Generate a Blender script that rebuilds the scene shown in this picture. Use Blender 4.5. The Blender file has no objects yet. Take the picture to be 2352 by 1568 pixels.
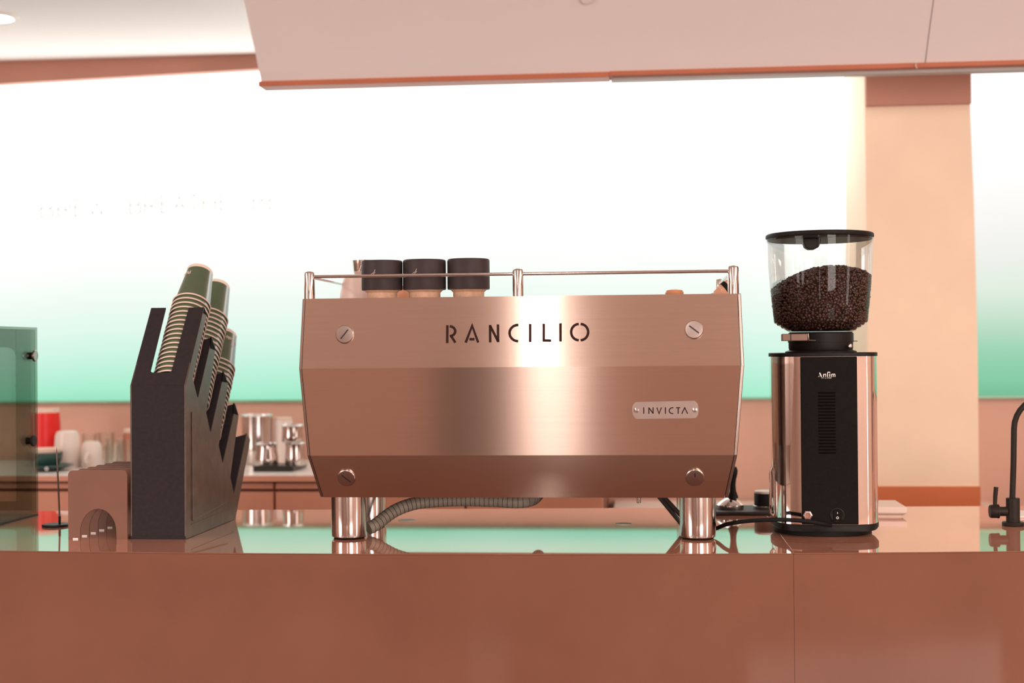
import bpy, bmesh, math, random
from mathutils import Vector, Matrix
from math import sin, cos, tan, pi, radians, atan, atan2, sqrt, hypot
random.seed(7)
C = bpy.context.scene.collection
SC = bpy.context.scene

# ------------------------------------------------------------------ camera
F = 2352 * 50 / 36.0
YAW, PITCH, ROLL = radians(5.5), atan(21 / F), .0085
O = Vector((0, 0, 1.344))
FW = Vector((-sin(YAW) * cos(PITCH), cos(YAW) * cos(PITCH), sin(PITCH)))
R0 = Vector((cos(YAW), sin(YAW), 0)); U0 = R0.cross(FW)
RV = R0 * cos(ROLL) - U0 * sin(ROLL); UV = R0 * sin(ROLL) + U0 * cos(ROLL)
cd = bpy.data.cameras.new('camera'); cam = bpy.data.objects.new('camera', cd); C.objects.link(cam)
cd.lens = 50; cd.sensor_width = 36; cd.clip_start = .05; cd.clip_end = 60
B = -FW
cam.matrix_world = Matrix(((RV.x, UV.x, B.x, O.x), (RV.y, UV.y, B.y, O.y), (RV.z, UV.z, B.z, O.z), (0, 0, 0, 1)))
cd.dof.use_dof = True; cd.dof.focus_distance = 2.57; cd.dof.aperture_fstop = 3.2
SC.camera = cam

# ------------------------------------------------------------------ world, lights, exposure
SC.view_settings.view_transform = 'Standard'
SC.view_settings.look = 'None'
SC.view_settings.gamma = 1.0
SC.view_settings.use_curve_mapping = False
SC.view_settings.exposure = 0.0
w = bpy.data.worlds.new('world'); SC.world = w; w.use_nodes = True
w.node_tree.nodes['Background'].inputs[0].default_value = (1, .93, .86, 1)
w.node_tree.nodes['Background'].inputs[1].default_value = .6
SC.cycles.max_bounces = 10; SC.cycles.diffuse_bounces = 5; SC.cycles.glossy_bounces = 5
SC.cycles.transparent_max_bounces = 16
SC.cycles.sample_clamp_indirect = 6

def area(name, loc, rot, sx, sy, power, col):
    l = bpy.data.lights.new(name, 'AREA'); l.shape = 'RECTANGLE'; l.size = sx; l.size_y = sy
    l.energy = power; l.color = col
    o = bpy.data.objects.new(name, l); C.objects.link(o); o.location = loc; o.rotation_euler = rot
    return o
WARM = (1, .86, .76)
FACE = (radians(90), 0, 0)
# unseen lights added to brighten soffit and column and to streak the chrome
area('added_light', (2.65, -3.93, 1.6), FACE, 2.3, 2.1, 180, (1, .92, .87))
area('added_light', (-4.43, -1.2, 1.7), (radians(90), 0, radians(-90)), 2.4, 1.9, 95, (1, .93, .89))
area('added_light', (4.43, .1, 1.6), (radians(90), 0, radians(90)), .6, 2.1, 26, (1, .95, .92))
# narrow unseen light added for the streak on the machine's middle facet
area('added_light', (-.61, -3.93, 1.35), FACE, .34, 1.9, 7.5, (1, .95, .92))
# unseen soft lights added over the room, clear of the machine's reflection
area('added_ceiling_light', (-3.4, .4, 2.86), (0, 0, 0), 1.2, 2.6, 50, WARM)
area('added_ceiling_light', (2.9, .6, 2.86), (0, 0, 0), 1.4, 2.6, 95, (1, .82, .66))
area('streak_light', (-.530, -1.55, 2.87), (0, 0, -.075), .045, 4.7, 25, (1, .93, .88))  # unseen light, length and turn set to lay the streak on the steel

def at(x, y, Y=None, Z=None, X=None, plane=None):
    """the real place on a known surface that is seen at a pixel of the photograph"""
    d = FW + RV * ((x - 1176) / F) - UV * ((y - 784) / F)
    if Y is not None: return O + d * (Y / d.y)
    if Z is not None: return O + d * ((Z - O.z) / d.z)
    if X is not None: return O + d * (X / d.x)
    p, n = plane
    return O + d * ((p - O).dot(n) / d.dot(n))

# ------------------------------------------------------------------ materials
def lin(c):
    c = c / 255.0
    return c / 12.92 if c <= .04045 else ((c + .055) / 1.055) ** 2.4
def rgb(h): return tuple(lin(int(h[i:i + 2], 16)) for i in (0, 2, 4)) + (1,)
MATS = {}
def mat(name, col, rough=.5, metal=0, spec=.5, var=.06, scale=12, bump=0, coat=0, aniso=0, stretch=None, ior=1.5, emit=None, coat_ior=1.5):
    m = bpy.data.materials.new(name); m.use_nodes = True; MATS[name] = m
    nt = m.node_tree; b = nt.nodes['Principled BSDF']
    if isinstance(col, str): col = rgb(col)
    b.inputs['Roughness'].default_value = rough; b.inputs['Metallic'].default_value = metal
    b.inputs['Specular IOR Level'].default_value = spec; b.inputs['IOR'].default_value = ior
    b.inputs['Coat Weight'].default_value = coat; b.inputs['Coat Roughness'].default_value = .012; b.inputs['Coat IOR'].default_value = coat_ior
    tc = nt.nodes.new('ShaderNodeTexCoord'); mp = nt.nodes.new('ShaderNodeMapping')
    nt.links.new(tc.outputs['Object'], mp.inputs[0])
    if stretch: mp.inputs['Scale'].default_value = stretch
    n = nt.nodes.new('ShaderNodeTexNoise'); n.inputs['Scale'].default_value = scale; n.inputs['Detail'].default_value = 5
    nt.links.new(mp.outputs[0], n.inputs['Vector'])
    r = nt.nodes.new('ShaderNodeValToRGB')
    lo = tuple(max(0, c * (1 - var)) for c in col[:3]) + (1,); hi = tuple(min(1, c * (1 + var)) for c in col[:3]) + (1,)
    r.color_ramp.elements[0].color = lo; r.color_ramp.elements[0].position = .3
    r.color_ramp.elements[1].color = hi; r.color_ramp.elements[1].position = .7
    nt.links.new(n.outputs['Fac'], r.inputs[0]); nt.links.new(r.outputs[0], b.inputs['Base Color'])
    if bump:
        bp = nt.nodes.new('ShaderNodeBump'); bp.inputs['Strength'].default_value = bump; bp.inputs['Distance'].default_value = .002
        nt.links.new(n.outputs['Fac'], bp.inputs['Height']); nt.links.new(bp.outputs[0], b.inputs['Normal'])
    if aniso:
        b.inputs['Anisotropic'].default_value = aniso; b.inputs['Anisotropic Rotation'].default_value = .25
        t = nt.nodes.new('ShaderNodeTangent'); t.direction_type = 'UV_MAP'; t.uv_map = 'UVMap'
        nt.links.new(t.outputs[0], b.inputs['Tangent'])
    if emit:
        b.inputs['Emission Color'].default_value = emit[0]; b.inputs['Emission Strength'].default_value = emit[1]
    return m
def clear(name, tint, gloss=1.0, rough=.02, ior=1.45, add=0):
    """thin clear sheet: see-through tint with fresnel reflection"""
    m = bpy.data.materials.new(name); m.use_nodes = True; MATS[name] = m
    nt = m.node_tree; nt.nodes.remove(nt.nodes['Principled BSDF']); out = nt.nodes['Material Output']
    tr = nt.nodes.new('ShaderNodeBsdfTransparent'); tr.inputs[0].default_value = tint
    gl = nt.nodes.new('ShaderNodeBsdfGlossy'); gl.inputs['Roughness'].default_value = rough
    fr = nt.nodes.new('ShaderNodeFresnel'); fr.inputs['IOR'].default_value = ior
    mt = nt.nodes.new('ShaderNodeMath'); mt.operation = 'MULTIPLY_ADD'; mt.inputs[1].default_value = gloss; mt.inputs[2].default_value = add
    nt.links.new(fr.outputs[0], mt.inputs[0])
    mx = nt.nodes.new('ShaderNodeMixShader')
    nt.links.new(mt.outputs[0], mx.inputs[0]); nt.links.new(tr.outputs[0], mx.inputs[1]); nt.links.new(gl.outputs[0], mx.inputs[2])
    nt.links.new(mx.outputs[0], out.inputs[0])
    return m

M = MATS
mat('wall_salmon', (.68, .40, .31, 1), .6, var=.04, scale=3)
mat('wall_room', (.53, .35, .28, 1), .7, var=.05, scale=2)
mat('mirrored_dark', (.06, .045, .04, 1), .7)
mat('ceiling_white', (.90, .86, .83, 1), .8, var=.02, scale=2)
mat('soffit_white', (.90, .83, .81, 1), .75, var=.02, scale=2)
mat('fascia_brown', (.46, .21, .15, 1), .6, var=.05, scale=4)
mat('lip_orange', (.52, .15, .07, 1), .5, var=.08, scale=9)
mat('plinth_orange', (.60, .15, .042, 1), .55, var=.05, scale=8)
mat('column_peach', (.90, .70, .53, 1), .75, var=.03, scale=7, bump=.05)
mat('floor_tile', (.17, .11, .09, 1), .14, var=.1, scale=3)
mat('brushed_steel', (.63, .475, .40, 1), .195, metal=1, var=.03, scale=2, aniso=1.0, stretch=(2, 2, 160))
mat('side_steel', (.36, .29, .26, 1), .25, metal=1, var=.03, scale=20)
mat('satin_steel', (.62, .55, .52, 1), .14, metal=1, var=.03, scale=30)
mat('chrome', (.84, .80, .78, 1), .06, metal=1, var=.01)
mat('turned_steel', (.44, .36, .33, 1), .26, metal=1, var=.03, scale=60)
mat('letter_brown', (.03, .012, .010, 1), .7, spec=.15)
mat('slot_dark', (.02, .012, .01, 1), .5)
mat('black_plastic', (.010, .0075, .007, 1), .5, spec=.2, var=.15, scale=150, bump=.05)
mat('black_panel', (.0065, .0045, .004, 1), .6, spec=.1, var=.2, scale=200, bump=.1)
mat('vent_black', (.003, .002, .002, 1), .7, spec=.05)
mat('needle_steel', (.22, .17, .15, 1), .3, metal=1, var=.03)
mat('rubber', (.006, .005, .005, 1), .6, spec=.2)
mat('steel_black', (.02, .015, .013, 1), 0.5, spec=.22, var=.1)
mat('tap_black', (.020, .013, .010, 1), .5, spec=.2, var=.15, scale=220, bump=.1)
mat('white_print', (.85, .80, .78, 1), .5)
mat('holder_plastic', (.115, .078, .062, 1), .34, spec=.25, var=.2, scale=40, bump=.06)
mat('holder_matte', (.027, .021, .023, 1), .75, spec=.2, var=.1, scale=150, bump=.1)
mat('sorter_brown', (.20, .086, .055, 1), .5, var=.06, scale=20)
mat('cup_green', (.080, .115, .062, 1), .24, var=.05, scale=20, coat=.6)
mat('cup_lip', (.80, .62, .53, 1), .55, var=.03)
mat('cup_base', (.85, .72, .62, 1), .6, var=.03)
mat('cup_ceramic_black', (.045, .032, .034, 1), 0.5, spec=.22, var=.12, scale=40)
mat('cup_ceramic_tan', (.60, .37, .25, 1), .65, var=.12, scale=120)
mat('ceramic_white', (.82, .70, .65, 1), .3, var=.02)
mat('ceramic_pink', (.78, .60, .54, 1), .35, var=.02)
mat('red_enamel', (.80, .012, .010, 1), .35, var=.06)
mat('green_ceramic', (.025, .075, .065, 1), .25, var=.05)
mat('cream', (.82, .62, .52, 1), .5)
mat('worktop_white', (.84, .76, .72, 1), .25, var=.03, scale=6)
mat('cabinet_salmon', (.74, .34, .225, 1), .5, var=.04, scale=4)
mat('cabinet_dark', (.20, .075, .045, 1), .6)
mat('hose_grey', (.29, .25, .20, 1), .55, var=.15, scale=60, bump=.1)
mat('hose_dark', (.045, .034, .028, 1), .5, var=.4, scale=300, bump=.2)
mat('hose_rib', (.025, .018, .014, 1), .5)
mat('bean_brown', (.052, .019, .012, 1), .38, var=.35, scale=70)
mat('mat_black', (.03, .02, .018, 1), .6, var=.1, scale=80)
mat('wood_orange', (.55, .24, .12, 1), .35, var=.12, scale=30)
mat('cup_backlit', (.85, .40, .24, 1), .4, var=.03)  # the cup's backlit tone is put into its base colour
mat('leather_tan', (.72, .38, .24, 1), .5, var=.1, scale=60)
mat('copper_tab', (.20, .11, .08, 1), .4, metal=.3, var=.05)
mat('scale_white', (.80, .62, .54, 1), .4, var=.02)
mat('napkin', (.85, .76, .72, 1), .8, var=.02)
mat('tray_black', (.014, .012, .008, 1), .35)
mat('jar_brown', (.45, .16, .10, 1), .5)
mat('led_grey', (.45, .42, .40, 1), .5)
mat('downlight', (1, 1, 1, 1), .5, emit=((1, .97, .92, 1), 4))
mat('disc_pale', (.95, .86, .70, 1), .7)
mat('sign_letter', (.06, .06, .055, 1), .8, spec=.05, emit=((1, 1, .97, 1), .62))
clear('hopper_clear', (.975, .975, .965, 1), .55, .015)
clear('smoke_green', (.59, .65, .59, 1), .6, .02)
clear('glassware', (.97, .985, .965, 1), .5, .05, add=.02)

# polished stone of the bar: matt body plus a clear polish that mirrors more the flatter it is seen
m = bpy.data.materials.new('counter_stone'); m.use_nodes = True; M['counter_stone'] = m
nt = m.node_tree; nt.nodes.remove(nt.nodes['Principled BSDF'])
tc = nt.nodes.new('ShaderNodeTexCoord'); nz = nt.nodes.new('ShaderNodeTexNoise'); nz.inputs['Scale'].default_value = 5; nz.inputs['Detail'].default_value = 6
nt.links.new(tc.outputs['Object'], nz.inputs['Vector'])
rp = nt.nodes.new('ShaderNodeValToRGB'); rp.color_ramp.elements[0].position = .3; rp.color_ramp.elements[1].position = .7
rp.color_ramp.elements[0].color = (.196, .083, .054, 1); rp.color_ramp.elements[1].color = (.226, .098, .065, 1)
nt.links.new(nz.outputs['Fac'], rp.inputs[0])
df = nt.nodes.new('ShaderNodeBsdfDiffuse'); nt.links.new(rp.outputs[0], df.inputs[0])
lw_ = nt.nodes.new('ShaderNodeLayerWeight'); lw_.inputs['Blend'].default_value = .5
pw = nt.nodes.new('ShaderNodeMath'); pw.operation = 'POWER'; pw.inputs[1].default_value = 2.0; nt.links.new(lw_.outputs['Facing'], pw.inputs[0])
fa = nt.nodes.new('ShaderNodeMath'); fa.operation = 'MULTIPLY_ADD'; fa.inputs[1].default_value = .92; fa.inputs[2].default_value = .009; nt.links.new(pw.outputs[0], fa.inputs[0])
cx_ = nt.nodes.new('ShaderNodeCombineXYZ')
for k in range(3): nt.links.new(fa.outputs[0], cx_.inputs[k])
gl = nt.nodes.new('ShaderNodeBsdfGlossy'); gl.inputs['Roughness'].default_value = .03; nt.links.new(cx_.outputs[0], gl.inputs[0])
ad = nt.nodes.new('ShaderNodeAddShader'); nt.links.new(df.outputs[0], ad.inputs[0]); nt.links.new(gl.outputs[0], ad.inputs[1])
nt.links.new(ad.outputs[0], nt.nodes['Material Output'].inputs[0])

# backlit graded panel: white above, mint green towards its lower edge
def film(name, stops):
    m = bpy.data.materials.new(name); m.use_nodes = True; M[name] = m
    nt = m.node_tree; nt.nodes.remove(nt.nodes['Principled BSDF'])
    tc = nt.nodes.new('ShaderNodeTexCoord'); sp = nt.nodes.new('ShaderNodeSeparateXYZ'); nt.links.new(tc.outputs['Object'], sp.inputs[0])
    mr = nt.nodes.new('ShaderNodeMapRange'); mr.inputs[1].default_value = 1.19; mr.inputs[2].default_value = 2.23
    nz = nt.nodes.new('ShaderNodeTexNoise'); nz.inputs['Scale'].default_value = 1.6; nz.inputs['Detail'].default_value = 1
    nt.links.new(tc.outputs['Object'], nz.inputs['Vector'])
    ad = nt.nodes.new('ShaderNodeMath'); ad.operation = 'MULTIPLY_ADD'; ad.inputs[1].default_value = .16; ad.inputs[2].default_value = -.08
    nt.links.new(nz.outputs['Fac'], ad.inputs[0])
    sm = nt.nodes.new('ShaderNodeMath'); sm.operation = 'ADD'
    nt.links.new(sp.outputs['Z'], sm.inputs[0]); nt.links.new(ad.outputs[0], sm.inputs[1]); nt.links.new(sm.outputs[0], mr.inputs[0])
    rp = nt.nodes.new('ShaderNodeValToRGB'); cr = rp.color_ramp
    while len(cr.elements) < len(stops): cr.elements.new(.5)
    for e, (p, c) in zip(cr.elements, stops): e.position = p; e.color = c + (1,)
    nt.links.new(mr.outputs[0], rp.inputs[0])
    em = nt.nodes.new('ShaderNodeEmission'); em.inputs[1].default_value = 1.0
    nt.links.new(rp.outputs[0], em.inputs[0]); nt.links.new(em.outputs[0], nt.nodes['Material Output'].inputs[0])
film('lightbox_film', [(.0, (.33, .80, .56)), (.04, (.42, .86, .64)), (.12, (.58, .91, .75)), (.22, (.76, .955, .85)), (.32, (.89, .98, .91)), (.42, (1.02, 1.06, 1.0)), (.55, (1.5, 1.5, 1.45)), (.75, (3.2, 3.1, 3.0)), (1, (4.0, 3.8, 3.7))])
film('lightbox_film_dim', [(.0, (.20, .52, .32)), (.04, (.24, .60, .38)), (.12, (.33, .66, .46)), (.22, (.56, .76, .61)), (.32, (.76, .86, .75)), (.45, (.90, .90, .86)), (.6, (1.02, 1.0, .98)), (1, (1.6, 1.5, 1.45))])

# ------------------------------------------------------------------ mesh helpers
WL = {}
def base_of(o): return WL.get(o.name, Vector((0, 0, 0)))
class MB:
    def __init__(s): s.v = []; s.f = []
    def add(s, vs, fs):
        n = len(s.v); s.v += [Vector(v) for v in vs]; s.f += [tuple(i + n for i in f) for f in fs]; return s
    def box(s, lo, hi):
        x0, y0, z0 = lo; x1, y1, z1 = hi
        return s.add([(x0, y0, z0), (x1, y0, z0), (x1, y1, z0), (x0, y1, z0), (x0, y0, z1), (x1, y0, z1), (x1, y1, z1), (x0, y1, z1)],
                     [(0, 3, 2, 1), (4, 5, 6, 7), (0, 1, 5, 4), (1, 2, 6, 5), (2, 3, 7, 6), (3, 0, 4, 7)])
    def prism(s, pts, a, b):
        """loop of 3D points a-offset to b-offset (vectors)"""
        a = Vector(a); b = Vector(b); n = len(pts); P = [Vector(p) for p in pts]
        vs = [p + a for p in P] + [p + b for p in P]
        fs = [tuple(range(n - 1, -1, -1)), tuple(range(n, 2 * n))] + [(i, (i + 1) % n, n + (i + 1) % n, n + i) for i in range(n)]
        return s.add(vs, fs)
    def loft(s, rings, cap0=True, cap1=True, closed=True):
        n = len(rings[0]); vs = [p for r in rings for p in r]; fs = []
        for k in range(len(rings) - 1):
            for i in range(n if closed else n - 1):
                j = (i + 1) % n
                fs.append((k * n + i, k * n + j, (k + 1) * n + j, (k + 1) * n + i))
        if cap0: fs.append(tuple(range(n - 1, -1, -1)))
        if cap1: fs.append(tuple((len(rings) - 1) * n + i for i in range(n)))
        return s.add(vs, fs)
    def lathe(s, prof, c=(0, 0, 0), seg=32, axis=None, cap0=True, cap1=True, sx=1, sy=1):
        c = Vector(c)
        if axis is None: ex, ey, ez = Vector((1, 0, 0)), Vector((0, 1, 0)), Vector((0, 0, 1))
        else:
            ez = Vector(axis).normalized(); t = Vector((0, 0, 1)) if abs(ez.z) < .9 else Vector((1, 0, 0))
            ex = t.cross(ez).normalized(); ey = ez.cross(ex)
        rings = [[c + ex * (r * sx * cos(2 * pi * i / seg)) + ey * (r * sy * sin(2 * pi * i / seg)) + ez * z for i in range(seg)] for r, z in prof]
        return s.loft(rings, cap0, cap1)
    def tube(s, pts, r, seg=10, cap=True):
        P = [Vector(p) for p in pts]; rings = []; up = None
        for i, p in enumerate(P):
            t = (P[min(i + 1, len(P) - 1)] - P[max(i - 1, 0)]).normalized()
            if up is None: up = Vector((0, 0, 1)) if abs(t.z) < .9 else Vector((1, 0, 0))
            e1 = (up - t * up.dot(t)).normalized(); e2 = t.cross(e1); up = e1
            rr = r[i] if isinstance(r, (list, tuple)) else r
            rings.append([p + e1 * (rr * cos(2 * pi * k / seg)) + e2 * (rr * sin(2 * pi * k / seg)) for k in range(seg)])
        return s.loft(rings, cap, cap)
    def ribbon(s, pts, wd, fn, t):
        """flat stroke of width wd through 2D pts; fn(u, v, d) puts it on a surface, t = thickness"""
        P = [Vector((p[0], p[1])) for p in pts]; L = []; Rr = []
        for i, p in enumerate(P):
            a = (p - P[i - 1]).normalized() if i else None
            b = (P[i + 1] - p).normalized() if i < len(P) - 1 else None
            d = (a + b) if a is not None and b is not None else (a if a is not None else b)
            if d.length < 1e-6: d = a
            d.normalize(); nrm = Vector((-d.y, d.x)); k = 1
            if a is not None and b is not None: k = 1 / max(.45, d.dot(a))
            L.append(p + nrm * wd / 2 * k); Rr.append(p - nrm * wd / 2 * k)
        n = len(P); vs = []
        for i in range(n):
            vs += [fn(L[i].x, L[i].y, 0), fn(Rr[i].x, Rr[i].y, 0), fn(L[i].x, L[i].y, t), fn(Rr[i].x, Rr[i].y, t)]
        fs = [(0, 1, 3, 2), (4 * n - 4, 4 * n - 2, 4 * n - 1, 4 * n - 3)]
        for i in range(n - 1):
            a = 4 * i; b = a + 4
            fs += [(a + 2, a + 3, b + 3, b + 2), (a, a + 2, b + 2, b), (a + 1, b + 1, b + 3, a + 3), (a, b, b + 1, a + 1)]
        return s.add(vs, fs)
    def build(s, name, m, parent=None, local=False, smooth=35, bevel=0, seg=2, fix=True):
        off = Vector((0, 0, 0)) if (local or parent is None) else base_of(parent)
        me = bpy.data.meshes.new(name)
        me.from_pydata([tuple(v - off) for v in s.v], [], s.f); me.update()
        if fix:
            b = bmesh.new(); b.from_mesh(me); bmesh.ops.recalc_face_normals(b, faces=b.faces); b.to_mesh(me); b.free()
        if smooth:
            me.polygons.foreach_set('use_smooth', [True] * len(me.polygons)); me.set_sharp_from_angle(angle=radians(smooth))
        me.materials.append(M[m] if isinstance(m, str) else m)
        o = bpy.data.objects.new(name, me); C.objects.link(o)
        if parent: o.parent = parent; WL[o.name] = base_of(parent)
        if bevel:
            md = o.modifiers.new('bevel', 'BEVEL'); md.width = bevel; md.segments = seg; md.limit_method = 'ANGLE'; md.angle_limit = radians(40)
        return o
def thing(name, label, cat, loc=(0, 0, 0), group=None, kind=None):
    o = bpy.data.objects.new(name, None); C.objects.link(o); o.location = loc; WL[o.name] = Vector(loc)
    o.empty_display_size = .03
    return tag(o, label, cat, group, kind)
def tag(o, label=None, cat=None, group=None, kind=None):
    if label: o['label'] = label
    if cat: o['category'] = cat
    if group: o['group'] = group
    if kind: o['kind'] = kind
    return o
def struct(o): o['kind'] = 'structure'; return o
def arc(cx, cy, rx, ry, a0, a1, n=10):
    return [(cx + rx * cos(radians(a0 + (a1 - a0) * i / n)), cy + ry * sin(radians(a0 + (a1 - a0) * i / n))) for i in range(n + 1)]
def copy_tree(o, parent=None):
    c = o.copy(); C.objects.link(c)
    if parent: c.parent = parent
    for ch in list(o.children): copy_tree(ch, c)
    return c

# ================================================================== SETTING
WY = 4.30
struct(MB().box((-4.5, -4.2, -.05), (4.5, 4.6, 0)).build('floor', 'floor_tile'))
struct(MB().box((-4.5, -4.2, 2.9), (4.5, 2.75, 2.98)).build('ceiling', 'ceiling_white'))
# lower ceiling over the back bar, left of the soffit
struct(MB().box((-4.5, 2.75, 2.262), (4.5, 4.45, 2.34)).build('ceiling_back', 'ceiling_white'))
struct(MB().box((-4.5, 2.70, 2.262), (4.5, 2.75, 2.9)).build('trim_2', 'ceiling_white'))
# the back wall behind the lightboxes and below them
struct(MB().box((-4.5, WY + .02, 0), (4.5, WY + .15, 2.4)).build('wall_back', 'wall_salmon'))
struct(MB().box((-4.6, -4.2, 0), (-4.5, 4.45, 2.9)).build('wall_left', 'wall_room'))
struct(MB().box((4.5, -4.2, 0), (4.6, 4.45, 2.9)).build('wall_right', 'wall_room'))
wf = struct(MB().box((-4.5, -4.2, 0), (4.5, -4.0, 2.9)).build('wall_front', 'wall_room'))
dn = MB().box((-1.36, -4.0, 0), (-.92, -3.97, 2.15)).build('dark_panel', 'mirrored_dark'); struct(dn)  # unseen dark panel added for the dark band mirrored in the steel

# brown fascia above the left lightbox (its lower edge falls slightly to the left, as in the photo)
def zt(x): return 2.2155 + .029 * (x + 1.2)
fv = [(-3.6, WY - .03, zt(-3.6)), (-.6, WY - .03, zt(-.6)), (-.6, WY - .03, 2.262), (-3.6, WY - .03, 2.262)]
struct(MB().prism(fv, (0, 0, 0), (0, .05, 0)).build('trim_1', 'fascia_brown', smooth=0))

# lightboxes
mat('glass_green', (.22, .50, .33, 1), .3)
LB = []
for (x0, x1, za, zb, fm, lab) in ((-3.4, .60, zt(-3.4), 2.262, 'lightbox_film', 'large backlit wall panel fading from white to mint green behind the espresso machine'),
                              (.862, 2.6, 2.262, 2.262, 'lightbox_film_dim', 'narrow backlit white to green wall panel right of the peach column')):
    t = thing('lightbox', lab, 'lightbox', (0, WY, 0))
    MB().prism([(x0, WY, 1.197), (x1, WY, 1.197), (x1, WY, zb), (x0, WY, za)], (0, 0, 0), (0, .02, 0)).build('lit_panel', fm, t, smooth=0)
    MB().box((x0, WY - .006, 1.192), (x1, WY + .02, 1.199)).build('bottom_rail', 'glass_green', t, smooth=0)
    LB.append(t)

# lit lettering on the left lightbox
GL = {
 'B': [[(0, 0), (0, 1)], [(0, 1), (.45, 1), (.62, .9), (.62, .63), (.45, .53), (0, .53)], [(.45, .53), (.7, .4), (.7, .12), (.5, 0), (0, 0)]],
 'R': [[(0, 0), (0, 1)], [(0, 1), (.5, 1), (.7, .88), (.7, .6), (.5, .47), (0, .47)], [(.35, .47), (.75, 0)]],
 'E': [[(.65, 1), (0, 1), (0, 0), (.65, 0)], [(0, .52), (.55, .52)]],
 'W': [[(0, 1), (.28, 0), (.5, .8), (.72, 0), (1, 1)]],
 'A': [[(0, 0), (.45, 1), (.9, 0)], [(.17, .35), (.73, .35)]],
 'T': [[(0, 1), (.8, 1)], [(.4, 1), (.4, 0)]],
 'H': [[(0, 0), (0, 1)], [(.75, 0), (.75, 1)], [(0, .5), (.75, .5)]],
}
sign = thing('wall_lettering', 'faint pale capital lettering across the left part of the lit wall panel', 'sign', at(370, 470, Y=WY))
for ch, xa, xb, y0, y1 in (('B', 95, 123, 461, 500), ('R', 134, 164, 459, 499), ('E', 173, 194, 457, 497), ('W', 201, 246, 457, 494),
                           ('B', 299, 324, 453, 491), ('R', 333, 360, 452, 490), ('E', 371, 388, 450, 488), ('A', 400, 426, 449, 486),
                           ('T', 436, 456, 447, 485), ('H', 467, 496, 446, 484), ('E', 507, 526, 445, 482),
                           ('B', 582, 608, 442, 482), ('E', 619, 638, 440, 481)):
    p0 = at(xa, y1, Y=WY); p1 = at(xb, y0, Y=WY); wmax = max(p[0] for s in GL[ch] for p in s)
    mb = MB()
    for st in GL[ch]:
        mb.ribbon([(p0.x + u / wmax * (p1.x - p0.x), p0.z + v * (p1.z - p0.z)) for u, v in st], .0058, lambda u, v, d: Vector((u, WY - .001 - d, v)), .004)
    mb.build('letter', 'sign_letter', sign, smooth=0)

# column with brown head band and orange plinth
col = thing('column', 'peach plastered column with brown head band and orange base behind the grinder', 'column', (.73, 4.1, 0))
cx0, cx1, cy = .5855, .8735, 3.9
MB().loft([[(cx0, cy, .10), (cx1, cy, .10), (cx1, WY + .02, .10), (cx0, WY + .02, .10)],
           [(cx0, cy, 1.35), (cx1, cy, 1.35), (cx1, WY + .02, 1.35), (cx0, WY + .02, 1.35)],
           [(cx0, cy, 1.70), (cx1 - .005, cy, 1.70), (cx1 - .005, WY + .02, 1.70), (cx0, WY + .02, 1.70)],
           [(cx0 - .002, cy, 2.262), (cx1 - .02, cy, 2.262), (cx1 - .02, WY + .02, 2.262), (cx0 - .002, WY + .02, 2.262)]]).build('shaft', 'column_peach', col, smooth=0)
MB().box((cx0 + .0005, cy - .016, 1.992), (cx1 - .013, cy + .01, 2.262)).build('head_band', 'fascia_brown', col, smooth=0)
MB().box((cx0 - .002, cy - .008, 0), (cx1 + .002, cy + .02, .9715)).build('plinth', 'plinth_orange', col, smooth=0)

# soffit over the bar, sloping up towards the room, with its orange lip
sof = thing('soffit', 'pinkish white sloping soffit hanging over the bar with an orange lip', 'soffit', (.4, 3.6, 2.04), kind='structure')
SY = 3.6
def slope(x0, x1):
    n = 6; prof = [(SY, 2.046), (SY - .053, 2.112), (SY - .152, 2.2202), (SY - .32, 2.42), (SY - .9, 3.0)]
    prof = [(y, z) for y, z in prof] + [(SY - .9, 3.05), (SY + .06, 3.05), (SY + .06, 2.046)]
    return MB().prism([(x0, y, z) for y, z in prof], (0, 0, 0), (x1 - x0, 0, 0))
XS = at(2125, 148, Y=SY).x
slope(-.994, XS - .0012).build('soffit_board', 'soffit_white', sof, smooth=20)
slope(XS + .0012, 2.6).build('soffit_board', 'soffit_white', sof, smooth=20)
MB().box((-1.0, SY - .006, 2.0325), (-.093, SY + .065, 2.0462)).build('lip', 'lip_orange', sof, smooth=0, bevel=.002)
MB().box((-.093, SY - .006, 2.0355), (2.6, SY + .065, 2.0475)).build('lip', 'lip_orange', sof, smooth=0, bevel=.002)
MB().box((-.09, SY + .02, 2.0275), (2.6, SY + .055, 2.0355)).build('light_channel', 'led_grey', sof, smooth=0)
cp = [at(2105, 145, Y=SY - .009), at(2103, 149, Y=SY - .012), at(2104, 153, Y=SY - .013), at(2107, 158, Y=SY - .012)]
MB().tube(cp, [.0008, .0014, .0014, .0007], 6).build('peeled_strip', 'cream', sof)
hp = at(1346, -6, plane=(Vector((0, SY - .152, 2.2202)), Vector((0, -.75, -.66))))
MB().lathe([(.016, 0), (.016, .006), (.011, .012), (0.003, .013)], hp, 20, axis=(0, -.66, -.75)).build('ceiling_cap', 'ceiling_white', sof)

# recessed downlight at the left ceiling
dp = at(-12, 38, Z=2.262)
dl = thing('downlight', 'small round recessed downlight in the ceiling at the far left', 'ceiling light', dp)
MB().lathe([(.062, 0), (.062, -.004), (.050, -.006), (.046, 0)], dp, 28, cap0=False, cap1=False).build('bezel', 'ceiling_white', dl)
MB().lathe([(.046, -.002), (.02, -.002), (.0005, -.002)], dp, 28).build('lens', 'downlight', dl)

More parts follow.
